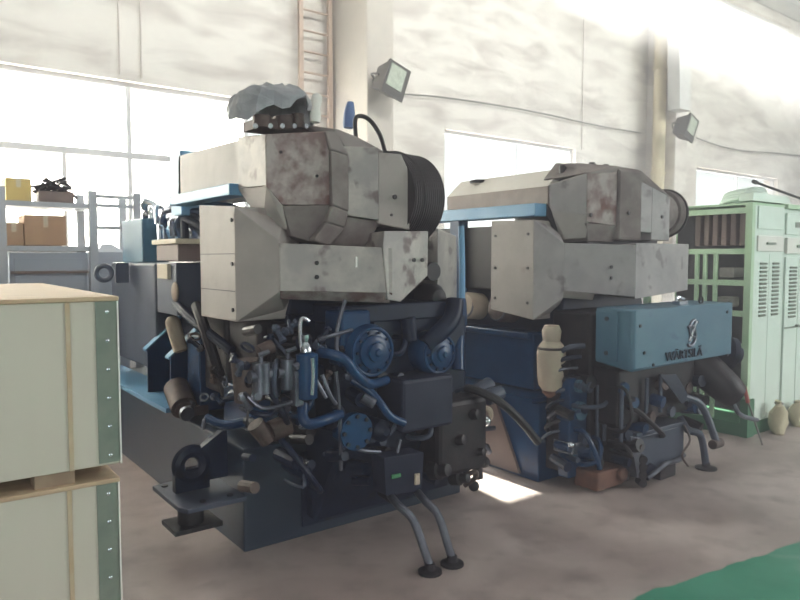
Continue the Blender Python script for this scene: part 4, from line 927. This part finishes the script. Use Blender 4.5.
# blue front box with lettering
BX0, BX1, BY = 3.90, 5.18, 2.615
bz0, bz1 = V(BX0, BY, 373).z, V(BX0, BY, 310).z
fb_ = part(E2, MB().hull([(BX0+.02, BY, bz0+.02), (BX0+.02, BY, bz1), (BX1, BY, bz0+.02), (BX1, BY, bz1), (BX0, BY+.02, bz0), (BX0, BY+.02, bz1), (BX0, BY+.30, bz0+.04), (BX0, BY+.30, bz1), (BX1, BY+.35, bz0+.04), (BX1, BY+.35, bz1)]), 'front_box', 'e2box', None, .012, False)
part(E2, MB().span(BX0-.012, BX0, BY+.12, BY+.29, bz0+.06, bz1-.02), 'side_door', 'e2box', fb_, .004, False)
bolts(E2, fb_, [(BX0-.012, BY+.2, bz1-.07), (BX0-.012, BY+.2, bz0+.11)], .016, 'oily', (-1, 0, 0))
bolts(E2, fb_, [At(x, y, Y=BY) for x, y in ((640, 326), (644, 353), (653, 365), (697, 322), (727, 312), (727, 355))], .011, 'oily')
part(E2, MB().box(At(680, 303, Y=BY+.1)+Vector((0, 0, -.01)), (.10, .06, .05)).tube([At(676, 302, Y=BY+.1), At(678, 297, Y=BY+.1), At(684, 299, Y=BY+.1)], .012, 8, 3), 'box_latch', 'chrome', fb_)
part(E2, MB().torus(At(701, 300, Y=BY+.08), (0, 1, 0), .026, .006, 16, 6), 'lifting_ring', 'oily', fb_)
# cast letters
fc = bpy.data.curves.new('lettering', 'FONT'); fc.body = 'W\u00c4RTSIL\u00c4'; fc.size = .088; fc.extrude = .004; fc.align_x = 'CENTER'; fc.align_y = 'CENTER'
fc.space_character = .95
tmp = bpy.data.objects.new('lettering_source', fc); COL.objects.link(tmp)
lm = bpy.data.meshes.new_from_object(tmp.evaluated_get(bpy.context.evaluated_depsgraph_get())); bpy.data.objects.remove(tmp)
lo = bpy.data.objects.new('lettering', lm); COL.objects.link(lo); lo.parent = fb_
lp = At(684.5, 354.5, Y=BY-.006)-Vector(E2.location); lo.location = lp; lo.rotation_euler = (math.pi/2, 0, 0); lm.materials.clear(); lm.materials.append(M['navy']); lo.scale = (1.18, 1, 1)
# swirl emblem above the letters: two interlocking strokes
ec = At(692, 333, Y=BY-.004)
em = MB().torus(ec+Vector((-.02, 0, -.02)), (0, 1, 0), .070, .012, 20, 6, 60, 300).torus(ec+Vector((.03, 0, .03)), (0, 1, 0), .062, .011, 20, 6, -120, 100)
part(E2, em, 'emblem', 'steel', fb_)
part(E2, MB().tube([ec+Vector((-.03, 0, -.06)), ec+Vector((.0, 0, 0)), ec+Vector((.05, 0, .08))], .013, 8, 3), 'emblem_stroke', 'chrome', fb_)
# under the box: pumps, pipes and the floor-level cooler
part(E2, MB().span(3.90, 4.9, 2.95, 3.3, .25, 1.22), 'gear_case', 'oily', blk2, .02, False)
part(E2, MB().span(3.94, 4.9, 2.75, 3.0, .45, .84), 'front_gearbox', 'oily', None, .02, False)
part(E2, MB().span(3.72, 3.93, 2.98, 3.08, .08, .78), 'side_column', 'blue', None, .012, False)
part(E2, MB().cyl((3.80, 2.99, .55), (3.80, 2.94, .55), .065, 16).cyl((3.80, 2.99, .72), (3.80, 2.95, .72), .045, 14), 'column_cap', 'e2box')
part(E2, MB().span(3.70, 3.86, 2.94, 3.1, .26, .34).ball(At(571, 445, X=3.69), .022), 'bright_valve', 'chrome')
part(E2, MB().hull([(3.655, 3.38, .03), (3.655, 5.6, .03), (3.655, 3.62, .5), (3.655, 5.6, .5), (3.68, 3.38, .03), (3.68, 5.6, .03), (3.68, 3.62, .5), (3.68, 5.6, .5)]), 'brown_side_plate', 'tan', sk2, 0, False)  # plain brown sheet added over the blue skid side
part(E2, MB().span(3.76, 3.92, 3.08, 3.22, .1, .9).cyl((3.76, 3.12, .66), (3.68, 3.1, .66), .05, 12).cyl((3.78, 3.1, .86), (3.70, 3.06, .82), .06, 12), 'dark_gap_fill', 'oily')  # black blocks put in for the shaded gap behind the column
for k in range(9):
    a_ = Vector((3.72+.02*(k % 3), 3.2-.012*k, .30+.075*k)); part(E2, MB().tube([a_, a_+Vector((-.05, -.03, .04)), a_+Vector((-.03, -.10, .09)), a_+Vector((.06, -.16, .10))], .012+.004*(k % 3), 8, 4), 'fuel_line', ('slate', 'oily', 'steel', 'navy')[k % 4])
flo = lambda px, py: At(px, py, Z=0)
cx, cy = At(632, 488, Z=0).x, At(632, 488, Z=0).y
cool = part(E2, MB().span(cx+.02, cx+.62, cy-.02, cy+.28, .10, .36), 'plate_cooler', 'slate', None, .01, False)
part(E2, MB().span(cx, cx+.62, cy-.03, cy+.3, .36, .39), 'cooler_lid', 'slate', cool, .006, False)
part(E2, MB().hull([(cx-.06, cy-.02, .38), (cx+.02, cy-.04, .36), (cx+.07, cy-.04, .08), (cx, cy-.04, .08), (cx-.06, cy+.02, .38), (cx+.02, cy+.02, .36), (cx+.07, cy+.02, .08), (cx, cy+.02, .08)]), 'angle_strut', 'steel', cool, .004, False)
for k in range(4): part(E2, MB().cyl((cx+.04, cy-.06, .04+.055*k), (cx+.08, cy-.0, .04+.055*k), .03, 12), 'cooler_nut', 'oily', cool)
part(E2, MB().tube([(cx+.1, cy-.05, .06), (cx+.25, cy-.06, .11), (cx+.32, cy-.06, .13), (cx+.48, cy-.05, .12), (cx+.62, cy-.02, .13)], .018, 10, 4), 'cooler_pipe', 'steel', cool)
part(E2, MB().span(cx+.3, cx+.5, cy-.03, cy+.2, 0, .10), 'cooler_foot', 'oily', cool, .005, False)
part(E2, MB().span(cx-.32, cx-.02, cy+.05, cy+.25, .02, .15).cyl((cx-.06, cy+.02, .1), (cx-.06, cy+.06, .1), .05, 12), 'rusty_block', 'rust', None, .015, False)
part(E2, MB().span(cx-.02, cx+.12, cy+.1, cy+.35, 0.0, .62), 'cooler_stand', 'oily', None, .015, False)
part(E2, MB().tube([(cx+.0, cy+.12, .78), (cx-.01, cy+.08, .6), (cx, cy+.08, .38)], .016, 8, 3), 'thin_pipe', 'steel')
# big elbow at right and second flange
part(E2, MB().tube([(4.95, 2.95, .95), (5.02, 2.80, .80), (5.06, 2.70, .70), (5.10, 2.62, .62), (5.16, 2.58, .56)], .13, 18, 4, [.12, .135, .135, .125, .11]), 'exhaust_elbow', 'oily')
part(E2, MB().lathe((5.28, 2.74, .86), (.75, -.55, -.2), [(0, .07), (.04, .13), (.08, .13), (.10, .07), (.14, .065)], 22), 'outlet_flange', 'navy')
part(E2, MB().tube([(5.10, 2.85, 1.0), (5.2, 2.8, .92), (5.28, 2.75, .86)], .07, 14, 4), 'outlet_pipe', 'navy')
part(E2, MB().tube([(5.14, 2.60, .60), At(738, 413, Y=2.55), At(757, 420, Y=2.5)], .018, 10, 3), 'drain_spout', 'steel')
for i, (a_, tip) in enumerate((((676, 395), (716, 441)), ((683, 430), (706, 466)))):
    p0 = At(a_[0]-3, a_[1]-12, Y=2.78); p1 = At(a_[0]+5, a_[1], Y=2.7); f0 = At(*tip, Z=.02) if i else At(tip[0], tip[1], Y=2.55)
    m_ = p1.lerp(f0, .45)+Vector((.06, 0, .07)); hs = part(E2, MB().tube([p0, p1, m_, f0], .027, 10, 6), 'drain_hose', 'slate')
    if i: part(E2, MB().lathe((f0.x, f0.y, 0), (0, 0, 1), [(0, .08), (.012, .08), (.02, .03), (.05, .03)], 14), 'hose_foot', 'oily', hs)
    else: part(E2, MB().cyl(f0+Vector((-.05, 0, -.02)), f0+Vector((.06, 0, -.02)), .035, 12), 'hose_coupling', 'brass', hs)
part(E2, MB().tube(fp((688, 466, 2.62), (682, 455, 2.62), (690, 440, 2.62), (684, 425, 2.65)), .008, 6, 4), 'thin_pipe', 'brass')
for k in range(46):
    px_ = rnd.uniform(560, 700); py_ = rnd.uniform(378, 470)
    if px_ > 660 and py_ > 430: continue
    Yb = 3.0 if px_ < 620 else 2.78
    c = At(px_, py_, Y=Yb); ax = Vector((rnd.uniform(-.5, .5), -1, rnd.uniform(-.5, .5))).normalized(); r_ = rnd.uniform(.018, .05)
    m_ = rnd.choice(['navy', 'oily', 'oily', 'slate', 'brass', 'blue'])
    part(E2, MB().cyl(c+Vector((0, .08, 0)), c+ax*rnd.uniform(.03, .12), r_, 10), 'union_nut' if r_ < .03 else 'plug_cap', m_)
for k in range(7):
    px_ = rnd.uniform(575, 640); py_ = rnd.uniform(380, 450); Yb = 2.9 if px_ < 620 else 2.7
    a_ = At(px_, py_, Y=Yb); b_ = At(px_+rnd.uniform(-30, 30), py_+rnd.uniform(8, 45), Y=Yb)
    mid = (a_+b_)/2+Vector((0, -.06, -.03)); part(E2, MB().tube([a_+Vector((0, .12, 0)), a_, mid, b_, b_+Vector((0, .12, 0))], rnd.uniform(.008, .018), 8, 4), 'fuel_line', rnd.choice(['navy', 'oily', 'blue', 'slate']))
for (px_, y0_, y1_, Y_) in ((622, 385, 445, 2.74), (647, 378, 420, 2.72), (661, 374, 412, 2.7), (605, 380, 440, 2.9), (598, 385, 455, 2.92)):
    a_ = At(px_, y0_, Y=Y_); b_ = At(px_, y1_, Y=Y_); b_.x = a_.x
    part(E2, MB().cyl(a_, b_, .014, 10), 'thin_pipe', 'slate')
part(E2, MB().hull([At(660, 375, Y=2.68), At(676, 374, Y=2.68), At(690, 398, Y=2.66), At(682, 404, Y=2.66), At(660, 375, Y=2.76), At(676, 374, Y=2.76), At(690, 398, Y=2.74), At(682, 404, Y=2.74)]), 'bracket', 'navy', None, .004, False)
part(E2, MB().span(4.30, 4.36, 2.68, 2.75, .84, .95), 'white_tag', 'cream', None, .004, False)
gen2 = part(E2, MB().span(3.8, 5.1, 5.2, 6.4, .75, 1.75), 'generator_housing', 'slate', None, .02, False)

# ---------------------------------------------------------------- haze volume added for the veiling glare of the backlit hall
hm = bpy.data.materials.new('glare_veil'); hm.use_nodes = True; nt = hm.node_tree; nt.nodes.clear()
o_ = nt.nodes.new('ShaderNodeOutputMaterial'); v_ = nt.nodes.new('ShaderNodeVolumeScatter'); v_.inputs['Density'].default_value = .05; v_.inputs['Anisotropy'].default_value = .35
v_.inputs['Color'].default_value = (.96, .92, 1, 1)
nt.links.new(v_.outputs[0], o_.inputs['Volume']); M['haze'] = hm
hz = MB().span(-7.9, 25.9, -7.9, 8.6, .002, 8.19).build('glare_haze', 'haze', smooth=False); hz['kind'] = 'structure'
